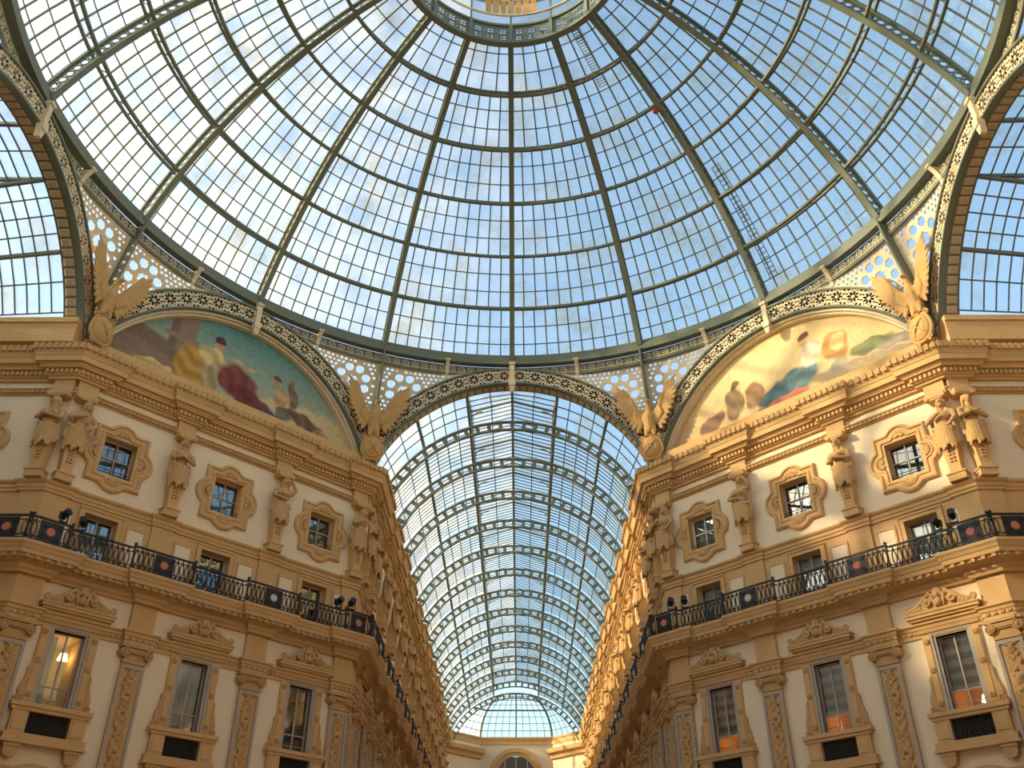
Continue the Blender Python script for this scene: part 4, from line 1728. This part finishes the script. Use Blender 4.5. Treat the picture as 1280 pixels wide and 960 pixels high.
def web_mesh():
    L = dth * (DR - .3)
    H = .64
    outer = [(-L / 2 + L * k / 8, -H / 2) for k in range(9)] + [(L / 2 - L * k / 8, H / 2) for k in range(9)]
    holes = []
    n = 7
    for k in range(n):
        x = -L / 2 + L * (k + .5) / n
        holes.append(circ(x - .04, .06, .15, 10))
        holes.append(circ(x + .13, -.16, .1, 8))
        holes.append(circ(x + .17, .16, .07, 6))
        holes.append(circ(x - .1, -.2, .06, 6))
    thm = 0

    def mp(x, y):
        th = x / (DR - .3)
        r = DR - .42 + y
        return (0, r * math.sin(th), r * math.cos(th))
    return plate(outer, holes, mp, .05, lambda x, y: (1, 0, 0), 'iron', 'lattice_web')


WEB = web_mesh()
for k in range(16):
    az = 2 * PI * k / 16
    Rz = Matrix.Rotation(-az, 4, 'Z')
    o = link('rib', FLANGE_L, dome, Rz)
    link('upper_flange', FLANGE_U, o)
    for j in range(NROW):
        thm = (ROWS[j] + ROWS[j + 1]) / 2
        link('lattice_web', WEB, o, Matrix.Translation((-.025, 0, DZ)) @ Matrix.Rotation(-thm, 4, 'X'))


def hoop(mb, r0, r1, z0, z1, n=128):
    pts, ws, hs = [], [], []
    for i in range(n):
        a = 2 * PI * i / n
        d = Vector((math.sin(a), math.cos(a), 0))
        pts.append(d * (r0 + r1) / 2 + Vector((0, 0, (z0 + z1) / 2)))
        ws.append(d * (r1 - r0) / 2)
        hs.append(Vector((0, 0, (z1 - z0) / 2)))
    mb.ribbon(pts, ws, hs, closed=True)


for j in range(1, NROW):
    th = ROWS[j]
    mb = MB()
    for dr, hw in ((-.7, .07), (-.05, .06)):
        r, z = (DR + dr) * math.sin(th), DZ + (DR + dr) * math.cos(th)
        hoop(mb, r - hw, r + hw, z - hw, z + hw)
    # struts between the two hoops
    for i in range(16 * 4):
        a = 2 * PI * (i + .5) / 64
        mb.bar(sph(DR - .7, th, a), sph(DR - .05, th, a), .04, .04, up=(math.cos(a), -math.sin(a), 0))
    link('hoop_purlin', mb.mesh('hoop_purlin', 'iron'), dome)
# base ring, scroll frieze
mb = MB()
rr = 18.43
hoop(mb, rr - .05, rr + .32, 31.5, 31.85)
hoop(mb, rr + .0, rr + .26, 31.85, 32.1)
hoop(mb, rr + .1, rr + .85, 32.08, 32.2)
hoop(mb, rr + .3, rr + .42, 30.82, 30.94)
hoop(mb, rr + .36, rr + .42, 30.9, 31.5)
link('base_ring', mb.mesh('base_ring', 'iron'), dome)
for k in range(16):
    mb = MB()
    n = 14
    for i in range(n):
        a = 2 * PI * (k + (i + .5) / n) / 16
        if abs(((k + (i + .5) / n) % 1) - .0) < .03:
            continue
        c0 = Vector((math.sin(a), math.cos(a), 0)) * (rr + .33)
        tx = Vector((math.cos(a), -math.sin(a), 0))
        sp = []
        for q in range(16):
            f = q / 15
            an = -PI / 2 + 1.5 * 2 * PI * f
            r = .2 * (1 - f) + .03
            sp.append(c0 + tx * r * math.cos(an) + Vector((0, 0, 31.22 + r * math.sin(an))))
        mb.tube(sp, .03, 4)
        mb.bar(c0 - tx * .25 + Vector((0, 0, 31.02)), c0 + tx * .25 + Vector((0, 0, 31.02)), .05, .05)
    o = link('scroll_frieze', mb.mesh('scroll_frieze', 'lattice_paint'), dome)
    o['kind'] = 'stuff'
# consoles on the base ring
cs = MB()
for k in range(6):
    f0, f1 = k / 6, (k + 1) / 6
    dd = lambda f: rr + .36 - .46 * f ** 2.2
    z0_, z1_ = 30.55 + .95 * f0, 30.55 + .95 * f1
    cs.hexa([(-.1, dd(f0) - .02, z0_), (.1, dd(f0) - .02, z0_), (.1, rr + .42, z0_), (-.1, rr + .42, z0_)],
            [(-.1, dd(f1) - .02, z1_), (.1, dd(f1) - .02, z1_), (.1, rr + .42, z1_), (-.1, rr + .42, z1_)])
cs.box(-.14, .14, -(rr + .42), -(rr - .16), 31.5, 31.6)
CONS = cs.mesh('ring_console', 'lattice_paint')
for k in range(16):
    for q in (.5,):
        az = 2 * PI * (k + q) / 16
        if abs(math.degrees(az) % 360 - 180) < 80:
            continue
        link('ring_console', CONS, dome, Matrix.Rotation(-az, 4, 'Z'))
# glazing: every pane between the bars; the 300 that show largest are objects
gb = MB()
panes = []
cam_inv = camo.matrix_world.inverted()


def scr(p):
    q = cam_inv @ p
    if q.z > -.1:
        return None
    return (640 + FPX * q.x / -q.z, 480 - FPX * q.y / -q.z)


def quad_px(qs):
    s = [scr(p) for p in qs]
    if any(a is None for a in s) or not any(-5 < a[0] < 1285 and -5 < a[1] < 965 for a in s):
        return 0
    return abs(sum(s[i][0] * s[(i + 1) % 4][1] - s[(i + 1) % 4][0] * s[i][1] for i in range(4))) / 2


RG = DR + .03
for k in range(16):
    for j in range(NROW):
        n = NPAN[j]
        for q in range(NSUB):
            ta = ROWS[j] + (ROWS[j + 1] - ROWS[j]) * q / NSUB
            tb = ROWS[j] + (ROWS[j + 1] - ROWS[j]) * (q + 1) / NSUB
            for i in range(n):
                aa, ab = 2 * PI * (k + i / n) / 16, 2 * PI * (k + (i + 1) / n) / 16
                e = .004
                qs = [sph(RG, ta - e * .2, aa + e * .2), sph(RG, ta - e * .2, ab - e * .2), sph(RG, tb + e * .2, ab - e * .2), sph(RG, tb + e * .2, aa + e * .2)]
                panes.append((quad_px(qs), qs))
                if i > 0:
                    gb.bar(sph(RG - .02, ta, aa), sph(RG - .02, tb, aa), .066, .07, up=sph(1, ta, aa) - Vector((0, 0, DZ)))
                if q > 0:
                    gb.bar(sph(RG, ta, aa), sph(RG, ta, ab), .045, .045)
link('glazing_bars', gb.mesh('glazing_bars', 'iron'), dome)['kind'] = 'stuff'


def make_panes(panes, parent, nrm):
    panes.sort(key=lambda a: -a[0])
    rest = MB()
    for i, (px, qs) in enumerate(panes):
        t = nrm(qs) * .012
        if i < 300 and px > 0:
            m_ = MB()
            m_.hexa([q - t for q in qs], [q + t for q in qs])
            link('pane', m_.mesh('pane', 'roof_glass'), parent)
        else:
            rest.hexa([q - t for q in qs], [q + t for q in qs])
    if rest.v:
        link('further_panes', rest.mesh('further_panes', 'roof_glass'), parent)['kind'] = 'stuff'


qn = lambda qs: ((qs[1] - qs[0]).cross(qs[3] - qs[0])).normalized()
make_panes(panes, dome, qn)
# oculus ring with quatrefoil band
ro, zo = 20.36 * math.sin(TH1), DZ + 20.36 * math.cos(TH1)
mb = MB()
hoop(mb, ro - .12, ro + .2, zo - .32, zo - .1, 96)
hoop(mb, ro - .1, ro + .12, zo + 1.1, zo + 1.25, 96)
link('oculus_ring', mb.mesh('oculus_ring', 'iron'), dome)
Lq = 2 * PI * ro / 16
hq = []
for i in range(3):
    for j in range(2):
        x, y = -Lq / 2 + .42 + (Lq - .84) * i / 2, .31 + .5 * j
        for a in range(4):
            hq.append(circ(x + .125 * math.cos(a * PI / 2 + PI / 4), y + .125 * math.sin(a * PI / 2 + PI / 4), .085, 8))
        if i < 2:
            hq.append(circ(x + (Lq - .84) / 4, y, .06, 6))
OQ = plate([(-Lq / 2 + Lq * k / 6, 0) for k in range(7)] + [(Lq / 2 - Lq * k / 6, 1.12) for k in range(7)], hq,
           lambda x, y: (ro * math.sin(x / ro), ro * math.cos(x / ro), zo - .08 + y), .05, lambda x, y: (math.sin(x / ro), math.cos(x / ro), 0), 'iron', 'quatrefoil_panel')
OP = MB()
OP.box(-.09, .09, -(ro + .1), -(ro - .12), zo - .12, zo + 1.12)
OP = OP.mesh('oculus_post', 'iron')
for k in range(16):
    az = 2 * PI * k / 16
    link('quatrefoil_panel', OQ, dome, Matrix.Rotation(-az - PI / 16, 4, 'Z'))
    link('oculus_post', OP, dome, Matrix.Rotation(-az, 4, 'Z'))
# lantern over the oculus
lan = link('roof_lantern', None, None, Matrix.Identity(4))
tag(lan, 'round glazed lantern with gilt centre above the dome oculus', 'lantern')
mb = MB()
zl = zo + 1.25
for k in range(16):
    a = 2 * PI * k / 16
    d = Vector((math.sin(a), math.cos(a), 0))
    mb.bar(d * ro + Vector((0, 0, zl)), d * ro + Vector((0, 0, zl + 1.9)), .1, .1, up=d)
hoop(mb, ro - .1, ro + .1, zl + 1.85, zl + 2.0, 64)
hoop(mb, 3.6, 3.75, zl + 2.75, zl + 2.87, 64)
hoop(mb, 1.5, 1.62, zl + 3.5, zl + 3.6, 48)
for k in range(16):
    a = 2 * PI * k / 16
    d = Vector((math.sin(a), math.cos(a), 0))
    mb.bar(d * ro + Vector((0, 0, zl + 1.95)), d * 1.5 + Vector((0, 0, zl + 3.55)), .08, .1)
link('lantern_frame', mb.mesh('lantern_frame', 'iron'), lan)
for k in range(16):
    a, b = 2 * PI * k / 16, 2 * PI * (k + 1) / 16
    da, db = Vector((math.sin(a), math.cos(a), 0)), Vector((math.sin(b), math.cos(b), 0))
    Z = lambda z: Vector((0, 0, z))
    for qs in ([da * ro + Z(zl), db * ro + Z(zl), db * ro + Z(zl + 1.9), da * ro + Z(zl + 1.9)],
               [da * ro + Z(zl + 1.97), db * ro + Z(zl + 1.97), db * 1.55 + Z(zl + 3.57), da * 1.55 + Z(zl + 3.57)]):
        t = qn(qs) * .012
        m_ = MB()
        m_.hexa([q - t for q in qs], [q + t for q in qs])
        link('pane', m_.mesh('pane', 'roof_glass'), lan)
mb = MB()
for k in range(12):
    a = 2 * PI * k / 12
    d = Vector((math.sin(a), math.cos(a), 0))
    mb.bar(d * 1.45 + Vector((0, 0, zl + 3.5)), d * .2 + Vector((0, 0, zl + 3.2)), .3, .06)
link('gilt_centre', mb.mesh('gilt_centre', 'gilt_stone'), lan)

for k in range(-3, 4):      # timber boarding of the lantern door on the far side
    a = k * .075
    d = Vector((math.sin(a), math.cos(a), 0))
    mb = MB()
    mb.bar(d * (ro - .1) + Vector((0, 0, zl + .75)), d * (ro - .1) + Vector((0, 0, zl + 1.9)), .3 if k % 2 else .36, .06, up=d)
    link('door_board', mb.mesh('door_board', 'warm_wall' if k % 2 else 'gilt_stone'), lan)
mb = MB()
hoop(mb, ro - .14, ro - .04, zl + .66, zl + .76, 96)
link('lantern_gallery', mb.mesh('lantern_gallery', 'lattice_paint'), lan)

# ladders on the dome and a small red beacon
for az_d, t0, t1, lab in ((32, 26, 16.5, 'thin iron ladder lying on the dome glass just below the oculus'), (47, 62, 44, 'thin iron ladder lying on the lower dome glass towards the golden-sky mural')):
    a = math.radians(az_d)
    side = Vector((math.cos(a), -math.sin(a), 0))
    mb = MB()
    n = 24
    th = [math.radians(t0 + (t1 - t0) * i / n) for i in range(n + 1)]
    rl, rg = MB(), MB()
    for s_ in (-1, 1):
        rl.tube([sph(DR + .2, t, a) + side * .22 * s_ for t in th], .03, 5)
    for t in th:
        rg.bar(sph(DR + .2, t, a) - side * .22, sph(DR + .2, t, a) + side * .22, .04, .04)
    place('dome_ladder', [('rails', rl.mesh('rails', 'iron'), []), ('rungs', rg.mesh('rungs', 'iron'), [])], Matrix.Identity(4), lab, 'ladder')
p = sph(DR - .95, ROWS[4] + .01, math.radians(44))
mb = MB()
mb.tube([(0, 0, -.16), (0, 0, -.05), (0, 0, .12)], [.1, .17, .12], 10)
hk = MB()
hk.tube([(0, 0, .1), (0, 0, .3)], .03, 6)
place('beacon', [('red_body', mb.mesh('red_body', 'red_paint'), []), ('hook', hk.mesh('hook', 'iron_dark'), [])], Matrix.Translation(p), 'small red lantern hanging from a dome hoop', 'beacon')


# ------------------------------------------------------------------ pendentive grilles
def pend_map(sx):
    def mp(s, z):
        ph_ = s / 18.9
        zb = CZ + math.sqrt(max(.1, (R_OUT + .03) ** 2 - (RF * math.tan(ph_)) ** 2))
        rf = RF / math.cos(ph_)
        f = (z - zb) / (31.3 - zb) if 31.3 - zb > .05 else 1
        r = rf + (18.8 - rf) * max(0, min(1.05, f))
        return (sx * r * math.sin(ph_), r * math.cos(ph_), z)
    return mp


def pend_mesh(sx):
    s1 = 18.9 * math.radians(22.46)
    s0 = 2.6
    bot = []
    n = 24
    for i in range(n + 1):
        s = s0 + (s1 - s0) * i / n
        zb = CZ + math.sqrt((R_OUT + .05) ** 2 - (RF * math.tan(s / 18.9)) ** 2)
        bot.append((s, min(zb, 30.85)))
    top = [(s1 - (s1 - s0) * i / 8, 30.88) for i in range(9)]
    outer = bot + top

    def zbf(s):
        return CZ + math.sqrt((R_OUT + .05) ** 2 - (RF * math.tan(s / 18.9)) ** 2)
    holes = []
    cs_, cz_ = 6.02, 29.62
    holes.append([(cs_ + (.33 if k % 2 else .25) * math.cos(2 * PI * k / 16), cz_ + (.33 if k % 2 else .25) * math.sin(2 * PI * k / 16)) for k in range(16)])
    big = [(cs_, cz_, .4)]
    for k in range(8):
        a = 2 * PI * (k + .5) / 8
        x, y = cs_ + .76 * math.cos(a), cz_ + .76 * math.sin(a)
        holes.append(circ(x, y, .24, 7, rot=a))
        big.append((x, y, .27))
    # smaller round piercings fill the rest
    rnd = random.Random(5)
    for i in range(-2, 34):
        for j in range(0, 30):
            x = s0 + .26 * i + (.13 if j % 2 else 0)
            y = 30.7 - .225 * j
            r = .088 if (i + j) % 3 else .06
            if x < s0 + .15 or x > s1 - .14 or y < zbf(x) + .14 or y > 30.72:
                continue
            if any(math.hypot(x - a, y - b) < c + r + .045 for a, b, c in big):
                continue
            holes.append(circ(x, y, r, 7))
    mp = pend_map(sx)
    return plate(outer, holes, mp, .05, lambda x, y: (sx * math.sin(x / 18.9), math.cos(x / 18.9), 0), 'lattice_paint', 'pierced_grille')


PEND = {1: pend_mesh(1), -1: pend_mesh(-1)}
for rot, nm, lab, kd in ARCHES:
    for sx in (1, -1):
        corner = rot - sx * 22.5          # ccw angle of the corner
        if abs(corner) > 95:
            continue
        side = 'teal-sky mural' if corner > 0 else 'golden-sky mural'
        cn = 'long gallery' if abs(corner) < 30 else 'side arm'
        who = {0: 'gallery arch', 45: 'mural arch', 90: 'side arch'}[abs(rot)]
        o = link('pierced_grille', PEND[sx], None, Matrix.Rotation(math.radians(rot), 4, 'Z'))
        tag(o, 'pierced rosette grille, %s side, at corner of %s and %s' % (who, side, cn), 'grille', 'pierced grilles under the dome ring')
# ribs carried down the corners to the eagles
for ang, lab in ((22.5, 'between the teal-sky mural and the long gallery'), (-22.5, 'between the golden-sky mural and the long gallery'), (67.5, 'between the teal-sky mural and its side arm'), (-67.5, 'between the golden-sky mural and its side arm')):
    t = math.radians(ang)
    mb = MB()
    top, bot = Vector((0, 18.5, 31.6)), Vector((0, 19.75, 26.6))
    mb.bar(top + Vector((0, -.12, 0)), bot + Vector((0, -.12, 0)), .3, .1, up=(1, 0, 0))
    fl = mb.mesh('inner_flange', 'iron')
    wb = MB()
    wb.bar(top + Vector((0, .12, 0)), bot + Vector((0, .12, 0)), .4, .06, up=(1, 0, 0))
    r = place('corner_rib', [('inner_flange', fl, []), ('web', wb.mesh('web', 'iron'), [])], Matrix.Rotation(t, 4, 'Z'), 'iron rib above the eagle ' + lab, 'rib', 'corner ribs')

# ------------------------------------------------------------------ glass vaults of the arms
VZ, VR = 21.4, 7.7          # circle of the trusses (outer chord)
VG = VR + .12               # glass
SPR = math.asin((24.75 - VZ) / VG)
XL = 2.4                    # half width of the raised ridge light
ZE, ZR = 29.75, 30.45       # its eaves and ridge


def truss_meshes():
    n = 48
    out = []
    for r0, r1 in ((VR - .6, VR - .5), (VR - .1, VR)):
        pts, ws, hs = [], [], []
        for i in range(n + 1):
            a = SPR * .92 + (PI - 2 * SPR * .92) * i / n
            c, s_ = math.cos(a), math.sin(a)
            rm = (r0 + r1) / 2
            pts.append((rm * c, 0, VZ + rm * s_))
            ws.append((c * (r1 - r0) / 2, 0, s_ * (r1 - r0) / 2))
            hs.append((0, .09, 0))
        mb = MB()
        mb.ribbon(pts, ws, hs)
        out.append(mb)
    st = MB()
    m = 26
    for i in range(m + 1):
        a = SPR * .92 + (PI - 2 * SPR * .92) * i / m
        c, s_ = math.cos(a), math.sin(a)
        p, q = Vector(((VR - .52) * c, 0, VZ + (VR - .52) * s_)), Vector(((VR - .08) * c, 0, VZ + (VR - .08) * s_))
        pass
    st.box(-.11, .11, -.05, .05, VZ + VR - .52, VZ + VR - .08)
    rd = MB()
    for s_ in (-1, 1):
        rd.bar((s_ * XL, 0, VZ + math.sqrt(VR ** 2 - XL ** 2)), (s_ * XL, 0, ZE), .1, .1, up=(0, 1, 0))
        rd.bar((s_ * XL, 0, ZE), (0, 0, ZR), .1, .12, up=(0, 1, 0))
        # curved brace in the corner of the ridge light
        pts = [(s_ * (XL - .7 + .7 * math.sin(k * PI / 12)), 0, ZE - .75 + .75 * math.cos(k * PI / 12) + .0) for k in range(7)]
        rd.tube(pts, .04, 5)
    return out[0].mesh('lower_chord', 'iron'), out[1].mesh('upper_chord', 'iron'), st.mesh('strut', 'iron'), rd.mesh('ridge_frame', 'iron')


TR = truss_meshes()
TPARTS = [('lower_chord', TR[0], []), ('upper_chord', TR[1], []), ('ridge_frame', TR[3], [])]


def sect():
    """half cross-section stations from spring to ridge: (x, z, kind) kind 2 purlin, 1 thin bar"""
    o = []
    aL = math.acos(XL / VG)
    aM = math.acos(4.95 / VG)
    for a0, a1, n in ((SPR, aM, 3), (aM, aL, 4)):
        for k in range(n):
            a = a0 + (a1 - a0) * k / n
            o.append((VG * math.cos(a), VZ + VG * math.sin(a), 2 if k == 0 else 1))
    o.append((XL, VZ + math.sqrt(VG ** 2 - XL ** 2), 2))
    o.append((XL, ZE, 2))
    o.append((XL / 2, (ZE + ZR) / 2, 1))
    o.append((0, ZR, 2))
    return o


SEC = sect()
FULL_SEC = [(x, z, k) for x, z, k in SEC] + [(-x, z, k) for x, z, k in reversed(SEC[:-1])]


def vault(rot, ox, oy, y0, ys, label, nper, tlabel, ktop=24.84):
    FULL = FULL_SEC if ktop < 25 else FULL_SEC[1:-1]
    """barrel vault along local +y, trusses at ys; y0 start"""
    M = RZ(rot, ox, oy)
    r = link('glass_vault', None, None, M)
    tag(r, label, 'glass roof')
    for y in ys:
        tr_ = link('vault_truss', TR[0], r, Matrix.Translation((0, y, 0)))
        link('upper_chord', TR[1], tr_)
        link('ridge_frame', TR[3], tr_)
        for q in range(27):
            a = SPR * .92 + (PI - 2 * SPR * .92) * q / 26
            link('strut', TR[2], tr_, Matrix.Translation((0, 0, VZ)) @ Matrix.Rotation(-(a - PI / 2), 4, 'Y') @ Matrix.Translation((0, 0, -VZ)))
    ye = ys[-1]

    def stn(i, y):
        """section station i at y; the first bay widens toward the arch"""
        x, z, _ = FULL[i]
        if y >= ys[0] - 1e-6:
            return Vector((x, y, z))
        f = (y - y0) / (ys[0] - y0)
        x1 = x * 1.06
        z1 = CZ + math.sqrt(R_IN ** 2 - x1 * x1) + .03
        return Vector((x1 + (x - x1) * f, y, z1 + (z - z1) * f))
    for i, (x, z, k) in enumerate(FULL):
        if k == 2:
            mb = MB()
            mb.bar(stn(i, y0), stn(i, ys[0]), .14, .16)
            mb.bar(stn(i, ys[0]), stn(i, ye), .14, .16)
            link('purlin', mb.mesh('purlin', 'iron'), r)
    gb = MB()
    ed = [y0] + list(ys)
    pn = []
    for b in range(len(ed) - 1):
        L = ed[b + 1] - ed[b]
        n = max(2, round(nper * L / GB))
        for j in range(n):
            ya, yb = ed[b] + L * j / n, ed[b] + L * (j + 1) / n
            for i in range(len(FULL) - 1):
                qs = [stn(i, ya + .01), stn(i, yb - .01), stn(i + 1, yb - .01), stn(i + 1, ya + .01)]
                if (qs[0] - qs[3]).length < .05:
                    continue
                pn.append((quad_px([M @ q for q in qs]), qs))
                if j > 0:
                    gb.bar(stn(i, ya), stn(i + 1, ya), .05, .05, up=(0, 1, 0))
    for i, (x, z, k) in enumerate(FULL):
        if k == 1:
            gb.bar(stn(i, y0), stn(i, ys[0]), .05, .05)
            gb.bar(stn(i, ys[0]), stn(i, ye), .05, .05)
    link('glazing_bars', gb.mesh('glazing_bars', 'iron'), r)['kind'] = 'stuff'
    make_panes(pn, r, qn)
    # stone kerb that carries the glass
    for s_ in (-1, 1):
        kb = MB()
        kb.box(*sorted((s_ * 6.95, s_ * 7.7)), -RF + .2, -ye, 24.3, 24.62)
        kb.box(*sorted((s_ * (7.05 if ktop < 25 else 6.66), s_ * 7.7)), -RF + .1, -ye, 24.62, ktop - .25)
        kb.box(*sorted((s_ * (7.05 if ktop < 25 else 6.58), s_ * 7.7)), -RF + .1, -ye, ktop - .25, ktop)
        link('stone_kerb', kb.mesh('stone_kerb', 'stone'), r)
    return r


ysg = [GY0 + GB * k for k in range(14)]
vault(0, 0, 0, RF + .8, ysg, 'long barrel glass vault over the gallery straight ahead', 10, 'along the long gallery')
ysa = [RF + 5.2 + GB * k for k in range(3)]
vault(90, 0, 0, RF + .8, ysa, 'barrel glass vault of the side arm past the teal-sky mural', 9, 'in the arm past the teal-sky mural', 25.82)
vault(-90, 0, 0, RF + .8, ysa, 'barrel glass vault of the side arm past the golden-sky mural', 9, 'in the arm past the golden-sky mural', 25.82)

# ------------------------------------------------------------------ far end of the gallery
end = link('glass_apse', None)
tag(end, 'half-domed glass apse closing the far end of the long gallery', 'glass roof')
yE, yW, zB = ysg[-1], ysg[-1] + 3.4, 25.2
def curve(x0, y0_, z0_, x1, y1_, z1_, n=8):
    o = []
    for k in range(n + 1):
        f = k / n
        s_, c = math.sin(f * PI / 2), 1 - math.cos(f * PI / 2)
        o.append(Vector((x0 + (x1 - x0) * s_, y0_ + (y1_ - y0_) * s_, z0_ + (z1_ - z0_) * c)))
    return o
def tcurve(sg, n=8):
    a0, a1 = math.acos(1.5 / VR), SPR + .06
    return [Vector((sg * VR * math.cos(a0 + (a1 - a0) * k / n), yE + .1, VZ + VR * math.sin(a0 + (a1 - a0) * k / n))) for k in range(n + 1)]
cv = [tcurve(-1), curve(-1.5, yE + .1, 28.95, -3.9, yW, zB), curve(0, yE + .1, 28.98, 0, yW + .1, zB), curve(1.5, yE + .1, 28.95, 3.9, yW, zB), tcurve(1)]
gbm = MB()
for a in (1, 2, 3):
    m_ = MB()
    m_.tube(cv[a], .12 if a != 2 else .08, 6)
    link('apse_rib', m_.mesh('apse_rib', 'iron'), end)
for a in range(4):
    A, B = cv[a], cv[a + 1]
    ns_ = 5
    for k in range(8):
        for q in range(ns_):
            P = [A[k].lerp(B[k], q / ns_), A[k].lerp(B[k], (q + 1) / ns_), A[k + 1].lerp(B[k + 1], (q + 1) / ns_), A[k + 1].lerp(B[k + 1], q / ns_)]
            t = qn(P) * .012 if (P[1] - P[0]).length > 1e-4 else Vector((0, 0, .01))
            m_ = MB()
            m_.hexa([p_ - t for p_ in P], [p_ + t for p_ in P])
            link('pane', m_.mesh('pane', 'roof_glass'), end)
            gbm.bar(P[0], P[3], .05, .05, up=(0, 1, .3))
        w_ = .14 if k == 4 else .05
        gbm.bar(A[k], B[k], w_, w_)
link('glazing_bars', gbm.mesh('glazing_bars', 'iron'), end)['kind'] = 'stuff'
# gable of the ridge light
m_ = MB()
gp = [Vector((-XL, yE + .1, 29.0)), Vector((XL, yE + .1, 29.0)), Vector((XL, yE + .1, ZE)), Vector((0, yE + .1, ZR)), Vector((-XL, yE + .1, ZE))]
m_.add(gp, [(0, 1, 2, 3, 4)])
link('ridge_gable', m_.mesh('ridge_gable', 'roof_glass'), end)
# wall
EW = [(-HC, YE - .3), (-3.9, yW), (3.9, yW), (HC, YE - .3)]
mb = MB()
for i in (0, 2):
    a, b = EW[i], EW[i + 1]
    mb.add([(a[0], a[1], 0), (b[0], b[1], 0), (b[0], b[1], zB), (a[0], a[1], zB)], [(0, 1, 2, 3)])
n = 24
zA, rA = 21.2, 2.1
xs = [-3.9] + [rA * math.cos(PI - PI * k / n) for k in range(n + 1)] + [3.9]
zs = [zA] + [zA + rA * math.sin(PI - PI * k / n) for k in range(n + 1)] + [zA]
zs[0] = zs[-1] = 16
for k in range(1, n + 1):
    mb.add([(xs[k], yW, zs[k]), (xs[k + 1], yW, zs[k + 1]), (xs[k + 1], yW, zB), (xs[k], yW, zB)], [(0, 1, 2, 3)])
for s_ in (-1, 1):
    mb.add([(s_ * rA, yW, 0), (s_ * 3.9, yW, 0), (s_ * 3.9, yW, zB), (s_ * rA, yW, zB)], [(0, 1, 2, 3)])
mb.add([(-rA, yW, 0), (rA, yW, 0), (rA, yW, 16), (-rA, yW, 16)], [(0, 1, 2, 3)])
we = link('wall_end', mb.mesh('wall_end', 'stucco'))
tag(we, 'cream end wall closing the long gallery below the glass apse', 'wall', kind='structure')
pathE = [Vector(p_) for p_ in EW]
link('end_parapet', sweep(pathE, [(-.02, 24.5), (.1, 24.5), (.1, 25.0), (.2, 25.05), (.2, 25.25), (-.3, 25.3)], 'end_parapet', 'stone'), we)
for seg in ((EW[0], EW[1]), (EW[2], EW[3])):
    link('end_cornice', sweep([Vector(seg[0]), Vector(seg[1])], [(-.02, 22.9), (.3, 23.0), (.35, 23.3), (.8, 23.5), (.9, 23.9), (-.02, 24.1)], 'end_cornice', 'stone'), we)
av = MB()
for r0, r1, d in ((2.1, 2.5, .12), (2.5, 2.95, .25)):
    for k in range(24):
        a, b = PI * k / 24, PI * (k + 1) / 24
        q = [(r * math.cos(t), zA + r * math.sin(t)) for r, t in ((r0, a), (r1, a), (r1, b), (r0, b))]
        av.prism(q, -.02, d)
link('end_archivolt', av.mesh('end_archivolt', 'stone'), we, Matrix.Translation((0, yW, 0)))
nwin += 1
gw = MB()
gw.add([(rA * math.cos(PI * k / 24), yW + .3, zA + rA * math.sin(PI * k / 24)) for k in range(25)] + [(-rA, yW + .3, 16), (rA, yW + .3, 16)], [tuple(range(27))])
wf = MB()
for x in (-1.2, 0, 1.2):
    wf.bar((x, yW + .25, 16), (x, yW + .25, zA + math.sqrt(rA ** 2 - x * x)), .12, .08, up=(0, 1, 0))
wf.bar((-rA, yW + .25, zA), (rA, yW + .25, zA), .12, .12)
nb = MB()
nb.box(-rA - .2, rA + .2, -(yW + 1.8), -(yW + 1.7), 15.5, 23.6)
place('window_%d' % nwin, [('pane', gw.mesh('pane', 'window_glass'), []), ('muntins', wf.mesh('muntins', 'grey_stone'), []), ('dark_room', nb.mesh('dark_room', 'room_dark'), [])],
      Matrix.Identity(4), 'round-headed window in the end wall of the long gallery', 'window', None, 'structure')
